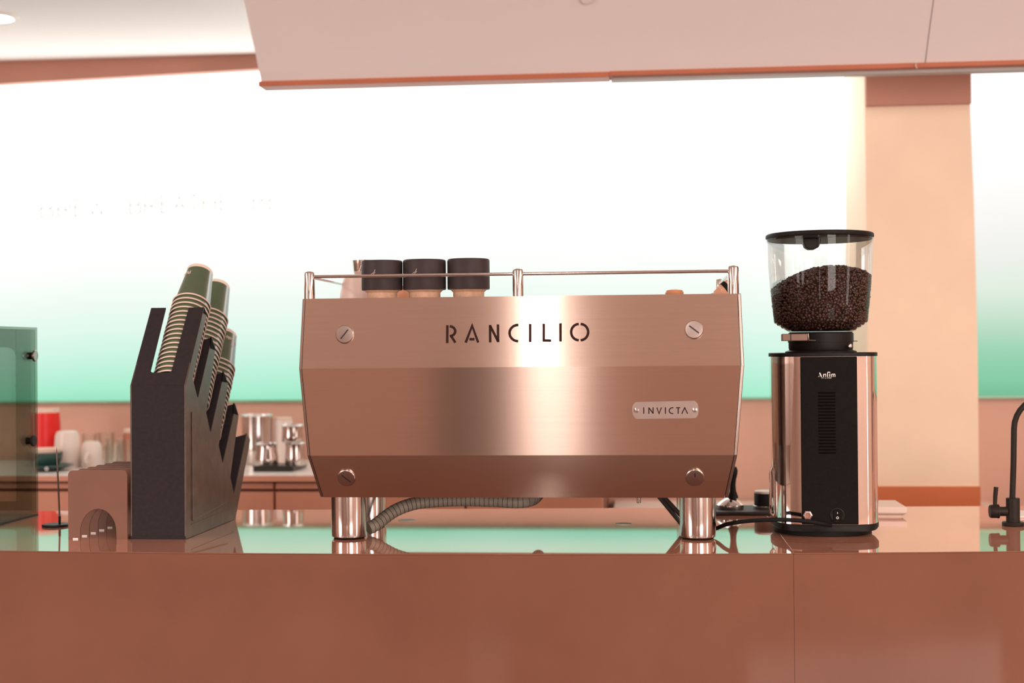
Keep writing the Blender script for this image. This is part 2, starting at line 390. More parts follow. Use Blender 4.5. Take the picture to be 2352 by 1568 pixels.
# ================================================================== BAR COUNTER
bar = thing('bar_counter', 'long glossy salmon bar counter filling the lower foreground', 'counter', (0, 2.7, 0))
def fy(x):  # front edge in plan through three measured points, gently bowed
    a = [(-1.14, 2.407), (-.234, 2.3975), (.6244, 2.4645)]
    s = 0
    for i, (xi, yi) in enumerate(a):
        l = 1
        for j, (xj, _) in enumerate(a):
            if j != i: l *= (x - xj) / (xi - xj)
        s += l * yi
    return s
def by(x): return 3.05 + (x + .88) * .066 + .0
seamx = at(1827, 1276, Z=1.0).x
def slab(xa, xb, z0, z1, f, b, n=14):
    xs = [xa + (xb - xa) * i / n for i in range(n + 1)]
    loop = [(x, f(x), z0) for x in xs] + [(x, b(x), z0) for x in reversed(xs)]
    return MB().prism(loop, (0, 0, 0), (0, 0, z1 - z0))
for xa, xb in ((-1.85, seamx - .00025), (seamx + .00025, 1.75)):
    slab(xa, xb, .9975, 1.0, fy, by).build('countertop', 'counter_stone', bar, smooth=30, bevel=.0008)
    slab(xa, xb, 0, .9975, lambda x: fy(x) + .0002, lambda x: fy(x) + .03).build('front_panel', 'counter_stone', bar, smooth=30)
slab(-1.8, 1.7, .02, .97, lambda x: by(x) - .06, lambda x: by(x) - .03).build('back_panel', 'counter_stone', bar, smooth=30)

# ================================================================== BACK COUNTER (left) and low white worktop (right)
bc = thing('back_counter', 'salmon cabinet run along the back wall at left', 'cabinet', (-1.6, 4.0, 0))
BX1 = -.125
MB().box((-3.4, 3.79, .08), (BX1, WY + .01, .985)).build('carcass', 'cabinet_dark', bc, smooth=0)
d0 = at(628, 1140, Y=3.755).x
wd = .52
k = -4
edges = [d0 + wd * i for i in range(-5, 3)]
for i in range(len(edges) - 1):
    a, b_ = edges[i] + .003, min(edges[i + 1] - .003, BX1)
    if a > BX1 - .05: break
    MB().box((a, 3.765, .10), (b_, 3.79, .968)).build('door', 'cabinet_salmon', bc, smooth=0, bevel=.002)
    if i % 2 == 0:
        a2, b2 = edges[i] + .003, min((edges[i + 2] if i + 2 < len(edges) else 9) - .003, BX1)
    MB().box((a, 3.765, .976), (b_, 3.79, .992)).build('drawer_front', 'cabinet_salmon', bc, smooth=0, bevel=.002)
wt = MB().box((-3.4, 3.745, .998), (BX1 + .01, WY + .01, 1.0145)).build('worktop', 'worktop_white', bc, smooth=0)
MB().box((-3.4, 3.742, .998), (BX1 + .01, 3.7449, 1.0125)).build('edge_band', 'cabinet_salmon', bc, smooth=0)
lw = thing('low_worktop', 'low white worktop against the wall between the machine and the grinder', 'worktop', (.2, 4.0, 0))
MB().box((BX1 + .02, 3.72, .87), (.575, WY + .01, .89)).build('top', 'worktop_white', lw, smooth=0)
MB().box((BX1 + .03, 3.80, 0), (.57, WY, .87)).build('body', 'cabinet_salmon', lw, smooth=0)
lw = thing('low_shelf', 'low white shelf corner right of the peach column', 'shelf', (.93, 4.2, 0))
MB().prism([(.89, 4.10, .87), (.985, 4.2, .87), (.985, WY + .01, .87), (.89, WY + .01, .87)], (0, 0, 0), (0, 0, .02)).build('top', 'worktop_white', lw, smooth=0)
MB().prism([(.89, 4.12, .0), (.97, 4.2, .0), (.97, WY, .0), (.89, WY, .0)], (0, 0, 0), (0, 0, .87)).build('body', 'cabinet_salmon', lw, smooth=0)

# ================================================================== ESPRESSO MACHINE
MX = -.230
em_ = thing('espresso_machine', 'brushed steel two group espresso machine seen from its back, centre of the bar', 'espresso machine', (MX, 2.77, 1.0))
ZR = [(1.4405, .391, 2.512), (1.315, .3945, 2.496), (1.1593, .3815, 2.500), (1.0813, .366, 2.534)]
def panel_ring(inset, dy):
    return [[(MX - h + inset, y + dy, z), (MX + h - inset, y + dy, z)] for z, h, y in ZR]
# bent sheet: front skin and back skin joined
def sheet(ring_a, ring_b):
    mb = MB(); n = len(ring_a)
    rings = []
    for a, b_ in zip(ring_a, ring_b): rings.append([a[0], a[1], b_[1], b_[0]])
    return mb.loft(rings)
sheet(panel_ring(.0065, 0), panel_ring(.0065, .004)).build('rear_panel', 'brushed_steel', em_, smooth=0)
rp_me = bpy.data.objects['rear_panel'].data; uvl = rp_me.uv_layers.new(name='UVMap')
for lp in rp_me.loops: uvl.data[lp.index].uv = (rp_me.vertices[lp.vertex_index].co.x, rp_me.vertices[lp.vertex_index].co.z)
# side panels: plates that follow the same faceted outline
for s in (-1, 1):
    mb = MB(); rings = []
    for z, h, y in ZR:
        yb = 3.035 if z > 1.1 else 3.0
        xo = MX + s * h; xi = MX + s * (h - .0055)
        rings.append([(xo, y + .004, z), (xo, yb, z), (xi, yb, z), (xi, y + .001, z)])
    mb.loft(rings).build('side_panel', 'side_steel', em_, smooth=0, bevel=.0012)
MB().box((MX - .358, 2.55, 1.0835), (MX + .358, 3.0, 1.40)).build('chassis', 'side_steel', em_, smooth=0)
MB().box((MX - .384, 2.518, 1.400), (MX + .384, 3.03, 1.4385)).build('cup_tray', 'satin_steel', em_, smooth=0, bevel=.002)
# rail round the cup tray
PZ0, PZ1, RZ = 1.4385, 1.4905, 1.4812
posts = [(at(711, 650, Y=2.535).x, 2.535), (at(1190, 650, Y=2.535).x, 2.535), (at(1684, 640, Y=2.535).x, 2.535)]
posts += [(posts[0][0], 3.0), (posts[2][0], 3.0)]
for x, y in posts:
    MB().lathe([(.0098, PZ0), (.0098, PZ1 - .004), (.0082, PZ1 - .001), (.006, PZ1), (.0003, PZ1 + .0003)], (x, y, 0), 24).build('rail_post', 'satin_steel', em_)
def rod(a, b_):
    MB().tube([(a[0], a[1], RZ), (b_[0], b_[1], RZ)], .0031, 12).build('rail_rod', 'satin_steel', em_)
rod(posts[0], posts[1]); rod(posts[1], posts[2]); rod(posts[0], posts[3]); rod(posts[2], posts[4])
# slotted screws
def facet_plane(i):
    (z0, h0, y0), (z1, h1, y1) = ZR[i], ZR[i + 1]
    t = Vector((0, y1 - y0, z1 - z0)); n = Vector((0, t.z, -t.y)).normalized()
    if n.y > 0: n = -n
    return Vector((0, y0, z0)), n
for (px, py, fi, sl, full) in ((792, 768, 0, 52, 1), (1594, 757, 0, -38, 1), (796, 1096, 2, -42, 1), (1596, 1095, 2, 90, 0)):
    P, n = facet_plane(fi); c = at(px, py, plane=(P, n))
    mb = MB().lathe([(.0165, 0), (.0165, .0024), (.0150, .0038), (.012, .0040), (.0004, .0041)], c, 36, axis=n)
    sc_ = mb.build('screw', 'turned_steel', em_)
    e1 = Vector((1, 0, 0)); e2 = n.cross(e1) * -1
    if e2.z < 0: e2 = -e2
    dr = e1 * cos(radians(sl)) + e2 * sin(radians(sl)); pr = e1 * -sin(radians(sl)) + e2 * cos(radians(sl))
    L0, L1 = (-.0105, .0105) if full else (.002, .0095)
    q = [c + dr * L0 - pr * .0012, c + dr * L1 - pr * .0012, c + dr * L1 + pr * .0012, c + dr * L0 + pr * .0012]
    MB().prism(q, n * .0030, n * .0045).build('slot', 'slot_dark', sc_, smooth=0)
# lettering on the upper facet
P, n = facet_plane(0)
def on_panel(px, py, d): return at(px, py, plane=(P, n)) + n * (d + .0001)
def cr8(x, y): return (1000 + x / 6.19, 720 + y / 6.19)
W8 = 5.7
word = [
 [[cr8(171, 165), cr8(168, 418)], [cr8(*p) for p in [(204, 180), (235, 185), (262, 203), (279, 228), (283, 250), (277, 277), (258, 302), (232, 315), (204, 322)]], [cr8(224, 318), cr8(284, 412)]],
 [[cr8(431, 412), cr8(523, 172), cr8(608, 410)], [cr8(484, 364), cr8(556, 364)]],
 [[cr8(779, 408), cr8(778, 162)], [cr8(776, 168), cr8(894, 400)], [cr8(890, 154), cr8(892, 405)]],
 [[cr8(*p) for p in [(1180, 161), (1150, 163), (1112, 178), (1078, 207), (1058, 245), (1054, 280), (1062, 318), (1084, 352), (1116, 377), (1150, 390), (1178, 391)]]],
 [[cr8(1348, 146), cr8(1348, 404)]],
 [[cr8(1541, 143), cr8(1541, 383), cr8(1645, 383)]],
 [[cr8(1779, 138), cr8(1779, 396)]],
 [[cr8(2042 + 112 * cos(radians(a)) * 1.0 - 0, 263 - 116 * sin(radians(a))) for a in range(92, 269, 16)], [cr8(2061 + 112 * cos(radians(a)), 263 - 116 * sin(radians(a))) for a in range(88, -89, -16)]],
]
for strokes in word:
    mb = MB()
    for st in strokes: mb.ribbon(st, W8, on_panel, .0006)
    mb.build('letter', 'letter_brown', em_, smooth=0)
# badge on the middle facet
P1_, n1 = facet_plane(1)
def on_mid(px, py, d): return at(px, py, plane=(P1_, n1)) + n1 * (d + .0001)
bo = [(1452, 941), (1453, 931), (1460, 923), (1594, 920), (1602, 927), (1605, 940), (1603, 953), (1597, 960), (1461, 962), (1454, 953)]
badge = MB().prism([on_mid(x, y, 0) for x, y in bo], (0, 0, 0), n1 * .0014).build('badge', 'turned_steel', em_, smooth=0)
for px, py in ((1461.5, 942), (1595.5, 941)):
    MB().lathe([(.0046, 0), (.0044, .0008), (.0008, .0012)], on_mid(px, py, .0013), 16, axis=n1).build('rivet', 'satin_steel', badge)
def cb(x, y): return (1400 + x / 5.228, 880 + y / 5.228)
inv = [[[(411, 288), (411, 364)]], [[(473, 365), (473, 289)], [(473, 293), (523, 360)], [(523, 287), (523, 364)]], [[(568, 290), (595, 362), (623, 290)]], [[(671, 288), (671, 364)]],
       [[(766, 291), (742, 294), (722, 308), (715, 327), (721, 346), (740, 360), (766, 363)]], [[(798, 292), (850, 292)], [(824, 292), (824, 364)]], [[(867, 365), (902, 292), (937, 364)]]]
for L in inv:
    mb = MB()
    for st in L: mb.ribbon([cb(*p) for p in st], 2.4, lambda u, v, d: on_mid(u, v, d + .0013), .0004)
    mb.build('letter', 'letter_brown', badge, smooth=0)
# feet
for x, y in ((-.5555, 2.593), (.0855, 2.607), (-.5555, 2.79), (.0855, 2.90)):
    ft = MB().lathe([(.0300, 1.003), (.0318, 1.0045), (.0325, 1.010), (.0327, 1.03), (.0331, 1.0835)], (x, y, 0), 40).build('foot', 'satin_steel', em_)
    MB().lathe([(.026, 1.0), (.0285, 1.001), (.0295, 1.0045), (.02, 1.0045)], (x, y, 0), 32).build('foot_piece', 'rubber', ft)
ds = at(1467, 1150, Y=2.60)
MB().lathe([(.0052, 1.0745), (.0036, 1.0745), (.0036, 1.066), (.0032, 1.065), (.0032, 1.09), (.0052, 1.09)], (ds.x, ds.y, 0), 14).build('drain_stub', 'side_steel', em_)

# drain hose
def smooth_path(pts, n=8):
    P = [Vector(p) for p in pts]; P = [P[0] * 2 - P[1]] + P + [P[-1] * 2 - P[-2]]; out = []
    for i in range(1, len(P) - 2):
        for k in range(n):
            t = k / n; a, b_, c, d = P[i - 1], P[i], P[i + 1], P[i + 2]
            out.append(.5 * ((2 * b_) + (c - a) * t + (2 * a - 5 * b_ + 4 * c - d) * t * t + (3 * b_ - a - 3 * c + d) * t ** 3))
    out.append(P[-2]); return out
hz = [at(846, 1220, Y=2.63), at(862, 1205, Y=2.64), at(884, 1188, Y=2.655), at(912, 1170, Y=2.67), at(952, 1156, Y=2.685), at(1000, 1150, Y=2.695), at(1060, 1147.5, Y=2.70), at(1130, 1149, Y=2.70), at(1190, 1152, Y=2.70), at(1222, 1146, Y=2.72), at(1236, 1134, Y=2.80)]
hz[0].z = max(hz[0].z, 1.013); hz[1].z = max(hz[1].z, 1.0165)
hpath = smooth_path(hz, 8)
hose = thing('drain_hose', 'grey spiral ribbed drain hose curling under the steel machine beside its left foot', 'hose', (hpath[0].x, hpath[0].y, 1.0))
MB().tube(hpath, .0122, 16).build('hose_wall', 'hose_grey', hose)
rib_me = None
# even spacing along the path
acc = [0]
for i in range(1, len(hpath)): acc.append(acc[-1] + (hpath[i] - hpath[i - 1]).length)
sN = int(acc[-1] / .0088)
for k in range(1, sN):
    s = acc[-1] * k / sN
    i = max(j for j in range(len(acc)) if acc[j] <= s); i = min(i, len(hpath) - 2)
    p = hpath[i].lerp(hpath[i + 1], (s - acc[i]) / max(1e-6, acc[i + 1] - acc[i])); t = (hpath[i + 1] - hpath[i]).normalized()
    if rib_me is None:
        ob = MB().lathe([(.0121, -.0006), (.0127, 0), (.0121, .0006)], (0, 0, 0), 18, cap0=False, cap1=False).build('rib', 'hose_rib', hose, local=True); rib_me = ob.data
    else:
        ob = bpy.data.objects.new('rib', rib_me); C.objects.link(ob); ob.parent = hose
    ob.location = p - base_of(hose); ob.rotation_mode = 'QUATERNION'; ob.rotation_quaternion = t.to_track_quat('Z', 'Y')
# braided supply hoses at the right foot
for a, b_ in (((1521, 1149), (1562, 1199)), ((1532, 1149), (1573, 1193))):
    p0, p1 = at(*a, Y=2.72), at(*b_, Y=2.72)
    MB().tube([p0 + (p0 - p1) * .35, p0, p0.lerp(p1, .5), p1, p1 + (p1 - p0) * .25], .0043, 10).build('supply_hose', 'hose_dark', em_)

# ------------------------------------------------------------------ cups on the machine
def cup_on_machine(px0, px1, ytop, y, lab):
    a = at(px0, 630, Y=y).x; b_ = at(px1, 630, Y=y).x; c = (a + b_) / 2; r = (b_ - a) / 2
    t = thing('ceramic_cup', lab, 'cup', (c, y, 1.4385), 'black and tan cups on the machine')
    MB().lathe([(r * .70, 1.4385), (r * .735, 1.441), (r * .735, 1.4525), (r * .84, 1.4565), (r * .93, 1.459), (r * .93, 1.462)], (c, y, 0), 40).build('foot', 'cup_ceramic_tan', t)
    zt_ = at((px0 + px1) / 2, ytop, Y=y).z
    MB().lathe([(r * .9, 1.4572), (r * .985, 1.4578), (r, 1.4600), (r, zt_ - .004), (r * .985, zt_ - .0012), (r * .95, zt_), (r * .91, zt_ - .003), (r * .89, 1.466), (.002, 1.463)], (c, y, 0), 48, cap1=False).build('bowl', 'cup_ceramic_black', t)
    return c, r
cupdat = [(831, 924, 599, 2.60, 'black topped tan cup nearest the left post of the machine rail'),
          (926, 1024, 597, 2.606, 'middle one of the three black topped tan cups on the machine'),
          (1028, 1124.5, 595, 2.612, 'rightmost of the three black topped tan cups on the machine')]
cl = [cup_on_machine(*d) for d in cupdat]
# etched mark on two of them
for ci, (yy, dxp) in enumerate(((2.60, 0), (2.606, 95.5))):
    cc_, cr_ = cl[ci]
    def on_cup(px, py, d):
        p = at(px, py, Y=yy - cr_); Yc = yy - sqrt(max(1e-6, cr_ ** 2 - (p.x - cc_) ** 2))
        return at(px, py, Y=Yc) + Vector((0, -.0002 - d, 0))
    mb = MB()
    for st in ([(850.6, 631), (854, 628.4), (857.8, 626), (860, 623), (861.6, 619)], [(856, 630), (859.5, 627.5), (862, 624.5)]):
        mb.ribbon([(x + dxp, y - (2 if ci else 0)) for x, y in st], .8, on_cup, .0002)
    mb.build('etched_mark', 'cup_lip', bpy.data.objects['ceramic_cup' if ci == 0 else 'ceramic_cup.001'], smooth=0)
# pale jug with small steel cup on it
jx = at(830, 650, Y=2.76).x; jr = .0425
MB().lathe([(jr * 1.0, 1.4385), (jr * 1.02, 1.442), (jr * .98, 1.458), (jr * .91, 1.474), (jr * .83, 1.487), (jr * .80, 1.4925), (jr * .78, 1.494), (.002, 1.494)], (jx, 2.76, 0), 40).build('upturned_cup', 'ceramic_pink')
o = bpy.data.objects['upturned_cup']; tag(o, 'pale pink upturned cup behind the first black cup on the machine', 'cup')
cjx = at(836, 612, Y=2.76).x; zc0 = 1.4944
MB().lathe([(.0165, zc0), (.0195, zc0 + .003), (.0215, zc0 + .012), (.0235, zc0 + .0295), (.0225, zc0 + .0295), (.019, zc0 + .012), (.001, zc0 + .006)], (cjx, 2.76, 0), 32, cap1=False).build('shot_cup', 'chrome')
tag(bpy.data.objects['shot_cup'], 'small polished steel shot cup standing on the pale upturned cup', 'cup')
ox = at(925, 672, Y=2.76).x
MB().lathe([(.0330, 1.4385), (.0340, 1.441), (.031, 1.461), (.026, 1.472), (.002, 1.473)], (ox, 2.76, 0), 32).build('upturned_cup', 'cup_backlit')
tag(bpy.data.objects['upturned_cup.001'], 'orange upturned cup glimpsed between the first two black cups', 'cup')
# knob and leather sleeve at the right end of the tray
kx = at(1549, 668, Y=2.66)
t = thing('tamper', 'short wooden tamper knob lying on the right of the machine tray', 'tamper', (kx.x, 2.66, 1.4385))
MB().lathe([(.010, 1.4385), (.0155, 1.4425), (.0175, 1.4485), (.0150, 1.4535), (.008, 1.4555), (.0005, 1.456)], (kx.x, 2.66, 0), 28).build('handle', 'wood_orange', t)
MB().lathe([(.0115, 1.4385), (.012, 1.4395), (.012, 1.4420), (.009, 1.4425)], (kx.x + .013, 2.665, 0), 20).build('collar', 'rubber', t)
sl0 = at(1640, 672, Y=2.60); sl1 = at(1676, 650, Y=2.60)
t = thing('leather_sleeve', 'tan stitched leather sleeve with black strap beside the right rail post', 'sleeve', (sl1.x, 2.60, 1.4385))
ax = Vector((.74, .1, .55)).normalized(); cen = Vector((sl1.x - .006, 2.60, 1.4520))
MB().lathe([(.006, -.026), (.0105, -.021), (.0135, -.006), (.0140, .008), (.0125, .0145), (.008, .016)], cen, 24, axis=ax).build('sleeve', 'leather_tan', t)
MB().lathe([(.0136, -.004), (.0146, -.003), (.0150, .004), (.0140, .005)], cen, 24, axis=ax, cap0=False, cap1=False).build('strap', 'rubber', t)
for kk in range(7):
    an = pi * .15 + kk * .38
    ez = ax; ex = Vector((0, 0, 1)).cross(ez).normalized(); ey = ez.cross(ex)
    pp = cen + ez * -.010 + (ex * cos(an) + ey * sin(an)) * .0128
    MB().lathe([(.0009, -.001), (.0009, .001)], pp, 6, axis=ex * -sin(an) + ey * cos(an)).build('stitch', 'napkin', t)
sp0 = at(1624, 670, Y=2.60); sp1 = at(1646, 666, Y=2.60)
MB().tube([(sp0.x, 2.60, 1.4400), ((sp0.x + sp1.x) / 2, 2.60, 1.4425), (sp1.x + .004, 2.60, 1.4440)], [.0012, .0022, .003], 10).build('tip', 'turned_steel', t)

# ================================================================== GRINDER
gy = 2.72
gx = at(1891, 1000, Y=gy).x
gr = thing('coffee_grinder', 'black and chrome coffee grinder with clear bean hopper right of the machine', 'coffee grinder', (gx, gy, 1.0))
def bez(p, n):
    return [tuple(sum(c * q[k] for c, q in zip(((1 - t) ** 3, 3 * t * (1 - t) ** 2, 3 * t * t * (1 - t), t ** 3), p)) for k in (0, 1)) for t in [i / n for i in range(n + 1)]]
half = [(.051, -.0885), (.0690, -.0822)] + bez([(.0705, -.0815), (.0925, -.071), (.0975, -.035), (.0975, .012)], 9) + [(.0955, .045), (.088, .075), (.074, .098), (.051, .112)]
plan = half + [(-x, y) for x, y in reversed(half)]
def gring(z, k=1.0): return [(gx + x * k, gy + y * k, z) for x, y in plan]
MB().loft([gring(1.022), gring(1.026), gring(1.3285)]).build('chrome_body', 'chrome', gr, smooth=14)
bp_ = [(-.0506, -.0915), (.0506, -.0915), (.0506, -.080), (-.0506, -.080)]
MB().prism([(gx + x, gy + y, 1.0235) for x, y in bp_], (0, 0, 0), (0, 0, .3045)).build('back_panel', 'black_panel', gr, smooth=0, bevel=.001)
MB().loft([gring(1.3285, 1.012), gring(1.3345, 1.012), gring(1.3355, 1.0)]).build('top_plate', 'black_plastic', gr, smooth=25)
MB().loft([[(gx + .0002 + x * .97, gy + y * 1.0 - .004 * (1 - (x / .0975) ** 2), 1.0105) for x, y in plan], gring(1.0145, 1.005), gring(1.023, 1.005)]).build('lower_skirt', 'black_plastic', gr, smooth=25)
MB().lathe([(.086, 1.0), (.090, 1.001), (.090, 1.011)], (gx - .002, gy + .006, 0), 48).build('base', 'rubber', gr)
# logo
LY = gy - .0917
def lg(x, y):  # crop pixel to photo pixel
    return (1840 + x / 6.533, 830 + y / 6.533)
def on_logo(px, py, d): 
    p = at(px, py, Y=LY); return Vector((p.x, LY - d, p.z))
logo = [[([(266, 222), (258, 228), (274, 228), (268, 204)], 3), ([(278, 168), (306, 228)], 18)],
        [([(338, 186), (338, 230)], 13), ([(350, 196), (362, 186), (370, 196), (370, 230)], 10)],
        [([(398, 230), (398, 168), (408, 158), (432, 160)], 12)],
        [([(430, 186), (430, 230)], 13), ([(424, 164), (438, 174)], 8)],
        [([(458, 186), (458, 230)], 11), ([(468, 194), (477, 186), (484, 196), (484, 230)], 10), ([(490, 194), (500, 186), (509, 196), (509, 230)], 10)]]
for L in logo:
    mb = MB()
    for st, wd_ in L: mb.ribbon([lg(*p) for p in st], wd_ / 6.533, on_logo, .0002)
    mb.build('letter', 'white_print', gr, smooth=0)
small = [[[(0, 0), (0, 1), (.5, .3), (1, 1), (1, 0)]], [[(.5, 0), (.5, 1)]], [[(.1, 1), (.1, 0), (.9, 0)]], [[(0, 0), (.5, 1), (1, 0)]], [[(.1, 0), (.1, 1), (.9, 0), (.9, 1)]], [[(.5, 0), (.05, .3), (.05, .7), (.5, 1), (.95, .7), (.95, .3), (.5, 0)]]]
for i, L in enumerate(small):
    mb = MB(); x0 = 308 + i * 26
    for st in L: mb.ribbon([lg(x0 + u * 15, 252 - v * 12) for u, v in st], .62, on_logo, .0002)
    mb.build('letter', 'white_print', gr, smooth=0)
# vent slats
va = at(1879, 900, Y=LY); vb = at(1920, 1045, Y=LY)
for i in range(20):
    z = va.z + (vb.z - va.z) * (i + .5) / 20
    MB().prism([(va.x, LY + .0016, z - .0017), (vb.x, LY + .0016, z - .0017), (vb.x, LY - .0006, z + .0006), (va.x, LY - .0006, z + .0006)], (0, 0, 0), (0, 0, .0022)).build('vent_slat', 'vent_black', gr, smooth=0)
# socket nut and rocker switch
sc = at(1855, 1183, Y=LY)
nut = MB().lathe([(.0088, 0), (.0088, .003), (.0066, .0035), (.0052, .0035), (.0052, .0006)], sc, 6, axis=(0, -1, 0), cap1=False).build('socket_nut', 'turned_steel', gr, smooth=0)
MB().lathe([(.0052, .0), (.0052, .0012), (.001, .0012)], sc, 20, axis=(0, -1, 0)).build('socket_hole', 'jar_brown', nut)
sw = at(1923, 1183, Y=LY)
swo = MB().lathe([(.0135, 0), (.0135, .0012), (.0115, .0022), (.0105, .0016)], sw, 36, axis=(0, -1, 0)).build('switch', 'black_plastic', gr)
MB().prism([(sw.x - .0072, LY, sw.z - .0095), (sw.x + .0072, LY, sw.z - .0095), (sw.x + .0072, LY, sw.z + .0095), (sw.x - .0072, LY, sw.z + .0095)], (0, -.0035, 0), (0, -.0005, 0)).build('rocker', 'black_panel', swo, smooth=0, bevel=.0012)
mb = MB().ribbon([(0, .003), (0, .0062)], .0009, lambda u, v, d: Vector((sw.x + u, LY - .0036 - d, sw.z + v)), .0002)
cpts = arc(0, -.0042, .0019, .0019, 0, 360, 16)
mb.ribbon(cpts, .0008, lambda u, v, d: Vector((sw.x + u, LY - .0036 - d, sw.z + v)), .0002)
mb.build('switch_marks', 'white_print', swo, smooth=0)
# throat, gate and adjustment collar
gxt = at(1885, 790, Y=gy).x
MB().lathe([(.066, 1.3355), (.066, 1.3375), (.0585, 1.3405), (.0595, 1.344), (.0595, 1.3555), (.0605, 1.3565), (.0605, 1.3715), (.057, 1.3735)], (gxt, gy, 0), 48).build('collar', 'black_plastic', gr)
MB().lathe([(.0602, 1.3548), (.0611, 1.3552), (.0611, 1.3562), (.0602, 1.3566)], (gxt, gy, 0), 48, cap0=False, cap1=False).build('collar_ring', 'steel_black', gr)
ta = at(1796, 783, Y=2.65); tb = at(1854, 766, Y=2.65)
tabo = MB().box((ta.x, 2.642, ta.z), (tb.x, 2.668, tb.z)).build('gate_tab', 'copper_tab', gr, smooth=0, bevel=.0012)
MB().box((ta.x + .0145, 2.6408, ta.z), (ta.x + .0162, 2.643, tb.z)).build('tab_seam', 'slot_dark', tabo, smooth=0)
g0 = at(1856, 766, Y=2.652)
MB().tube([(g0.x, 2.652, g0.z), (g0.x + .001, 2.65, ta.z + .001), (g0.x + .014, 2.65, ta.z + .0005)], .0009, 8).build('gate_wire', 'turned_steel', gr)
g1 = at(1957, 783, Y=2.72)
MB().tube([(g1.x - .002, gy, g1.z), (g1.x + .010, gy, g1.z)], .0007, 8).build('gate_wire', 'turned_steel', gr)
s0 = at(1951, 795, Y=2.674)
MB().lathe([(.0046, 0), (.0046, .004), (.003, .005), (.0005, .005)], s0, 14, axis=(.45, -.9, 0)).build('set_screw', 'turned_steel', gr)
# side fork bracket at the left
fb = at(1771, 1090, Y=2.70)
MB().tube([(fb.x + .004, 2.70, 1.030), (fb.x - .0015, 2.70, 1.036), (fb.x - .0015, 2.70, 1.110), (fb.x + .001, 2.70, 1.120), (fb.x + .006, 2.70, 1.122)], .0022, 10).build('side_bracket', 'chrome', gr)
# hopper and lid
hx = at(1884, 650, Y=gy).x; hxl = at(1882, 540, Y=gy).x
HP = [(.0570, 1.3725), (.0600, 1.3750), (.0855, 1.3915), (.0870, 1.3950), (.0905, 1.428), (.0935, 1.462), (.0962, 1.50), (.0972, 1.545)]
MB().lathe(HP, (hx, gy, 0), 64, cap0=False, cap1=False).build('hopper', 'hopper_clear', gr, smooth=50)
MB().lathe([(.0972, 1.5445), (.0990, 1.5450), (.0990, 1.5495), (.0972, 1.550)], (hxl, gy, 0), 64, cap0=False, cap1=False).build('hopper_rim', 'hopper_clear', gr, smooth=50)
lid = MB().lathe([(.0960, 1.5462), (.0968, 1.5500), (.0990, 1.5500), (.1000, 1.5515), (.1000, 1.5560), (.0985, 1.5580), (.0965, 1.5588), (.002, 1.5594)], (hxl, gy, 0), 64).build('lid', 'black_plastic', gr)
lk = at(1866, 560, Y=2.66)
MB().prism([(lk.x - .0165, 2.66, 1.5465), (lk.x - .0160, 2.66, 1.5375), (lk.x - .0125, 2.66, 1.5300), (lk.x - .006, 2.66, 1.5262), (lk.x + .004, 2.66, 1.5262), (lk.x + .0115, 2.66, 1.530), (lk.x + .0150, 2.66, 1.5375), (lk.x + .0155, 2.66, 1.5465)], (0, 0, 0), (0, .03, 0)).build('lid_tab', 'black_plastic', lid, smooth=40, bevel=.002)
# power cord
cordp = smooth_path([Vector((at(1600, 1210, Y=2.66).x, 2.66, 1.0045)), at(1642, 1214, Y=2.655), at(1668, 1204, Y=2.63), at(1705, 1197.5, Y=2.605), at(1760, 1193.5, Y=2.595), at(1810, 1193.5, Y=2.595), at(1855, 1197, Y=2.60), at(1890, 1203, Y=2.612), at(1908, 1206, Y=2.63)], 8)
cordp = [Vector((p.x, p.y, max(p.z, 1.0042))) for p in cordp]
MB().tube(cordp, .0038, 10).build('power_cord', 'rubber', gr)

# coffee beans (nobody could count them)
ico = bmesh.new(); bmesh.ops.create_icosphere(ico, subdivisions=2, radius=1)
bv = [v.co.copy() for v in ico.verts]; bf = [tuple(v.index for v in f.verts) for f in ico.faces]; ico.free()
bean_v = []
for v in bv:
    z = v.z * .62
    if z > 0: z = z * .8 - .32 * math.exp(-(v.y / .16) ** 2) * (1 - v.x * v.x)
    bean_v.append(Vector((v.x, v.y * .78, z)))
def hr(z):
    for (r0, z0), (r1, z1) in zip(HP, HP[1:]):
        if z0 <= z <= z1: return r0 + (r1 - r0) * (z - z0) / (z1 - z0)
    return HP[-1][0]
def ztop(x, y):  # heap: a mound, higher at the right than at the left
    return 1.4955 - .029 * ((x - .004) ** 2 + .6 * y * y) / .0088 + .124 * x
beans = MB()
def put_bean(p, nrm, s):
    q = Vector(nrm).to_track_quat('Z', 'Y').to_matrix() @ Matrix.Rotation(random.uniform(0, 6.28), 3, 'Z') @ Matrix.Rotation(random.gauss(0, .35), 3, 'X')
    beans.add([p + q @ (v * s) for v in bean_v], bf)
z = 1.3815
while z < 1.50:
    r = hr(z) - .0031 - (.0035 if z < 1.394 else 0); nb = max(6, int(2 * pi * r / .0060))
    for i in range(nb):
        a = 2 * pi * (i + random.uniform(-.3, .3)) / nb + z * 91
        x, y = r * cos(a), r * sin(a); zz = z + random.uniform(-.0018, .0018)
        if zz > ztop(x, y) - .002: continue
        nm = Vector((-cos(a) + random.gauss(0, .5), -sin(a) + random.gauss(0, .5), random.gauss(0, .5)))
        if random.random() < .45: nm = -nm
        put_bean(Vector((hx + x, gy + y, zz)), nm, random.uniform(.0034, .0041))
    z += .0048
for i in range(1100):
    a = random.uniform(0, 2 * pi); rr = sqrt(random.random()) * .088
    x, y = rr * cos(a), rr * sin(a)
    put_bean(Vector((hx + x, gy + y, ztop(x, y) + random.uniform(-.004, .001))), (random.gauss(0, .4), random.gauss(0, .4), 1), random.uniform(.0034, .0041))
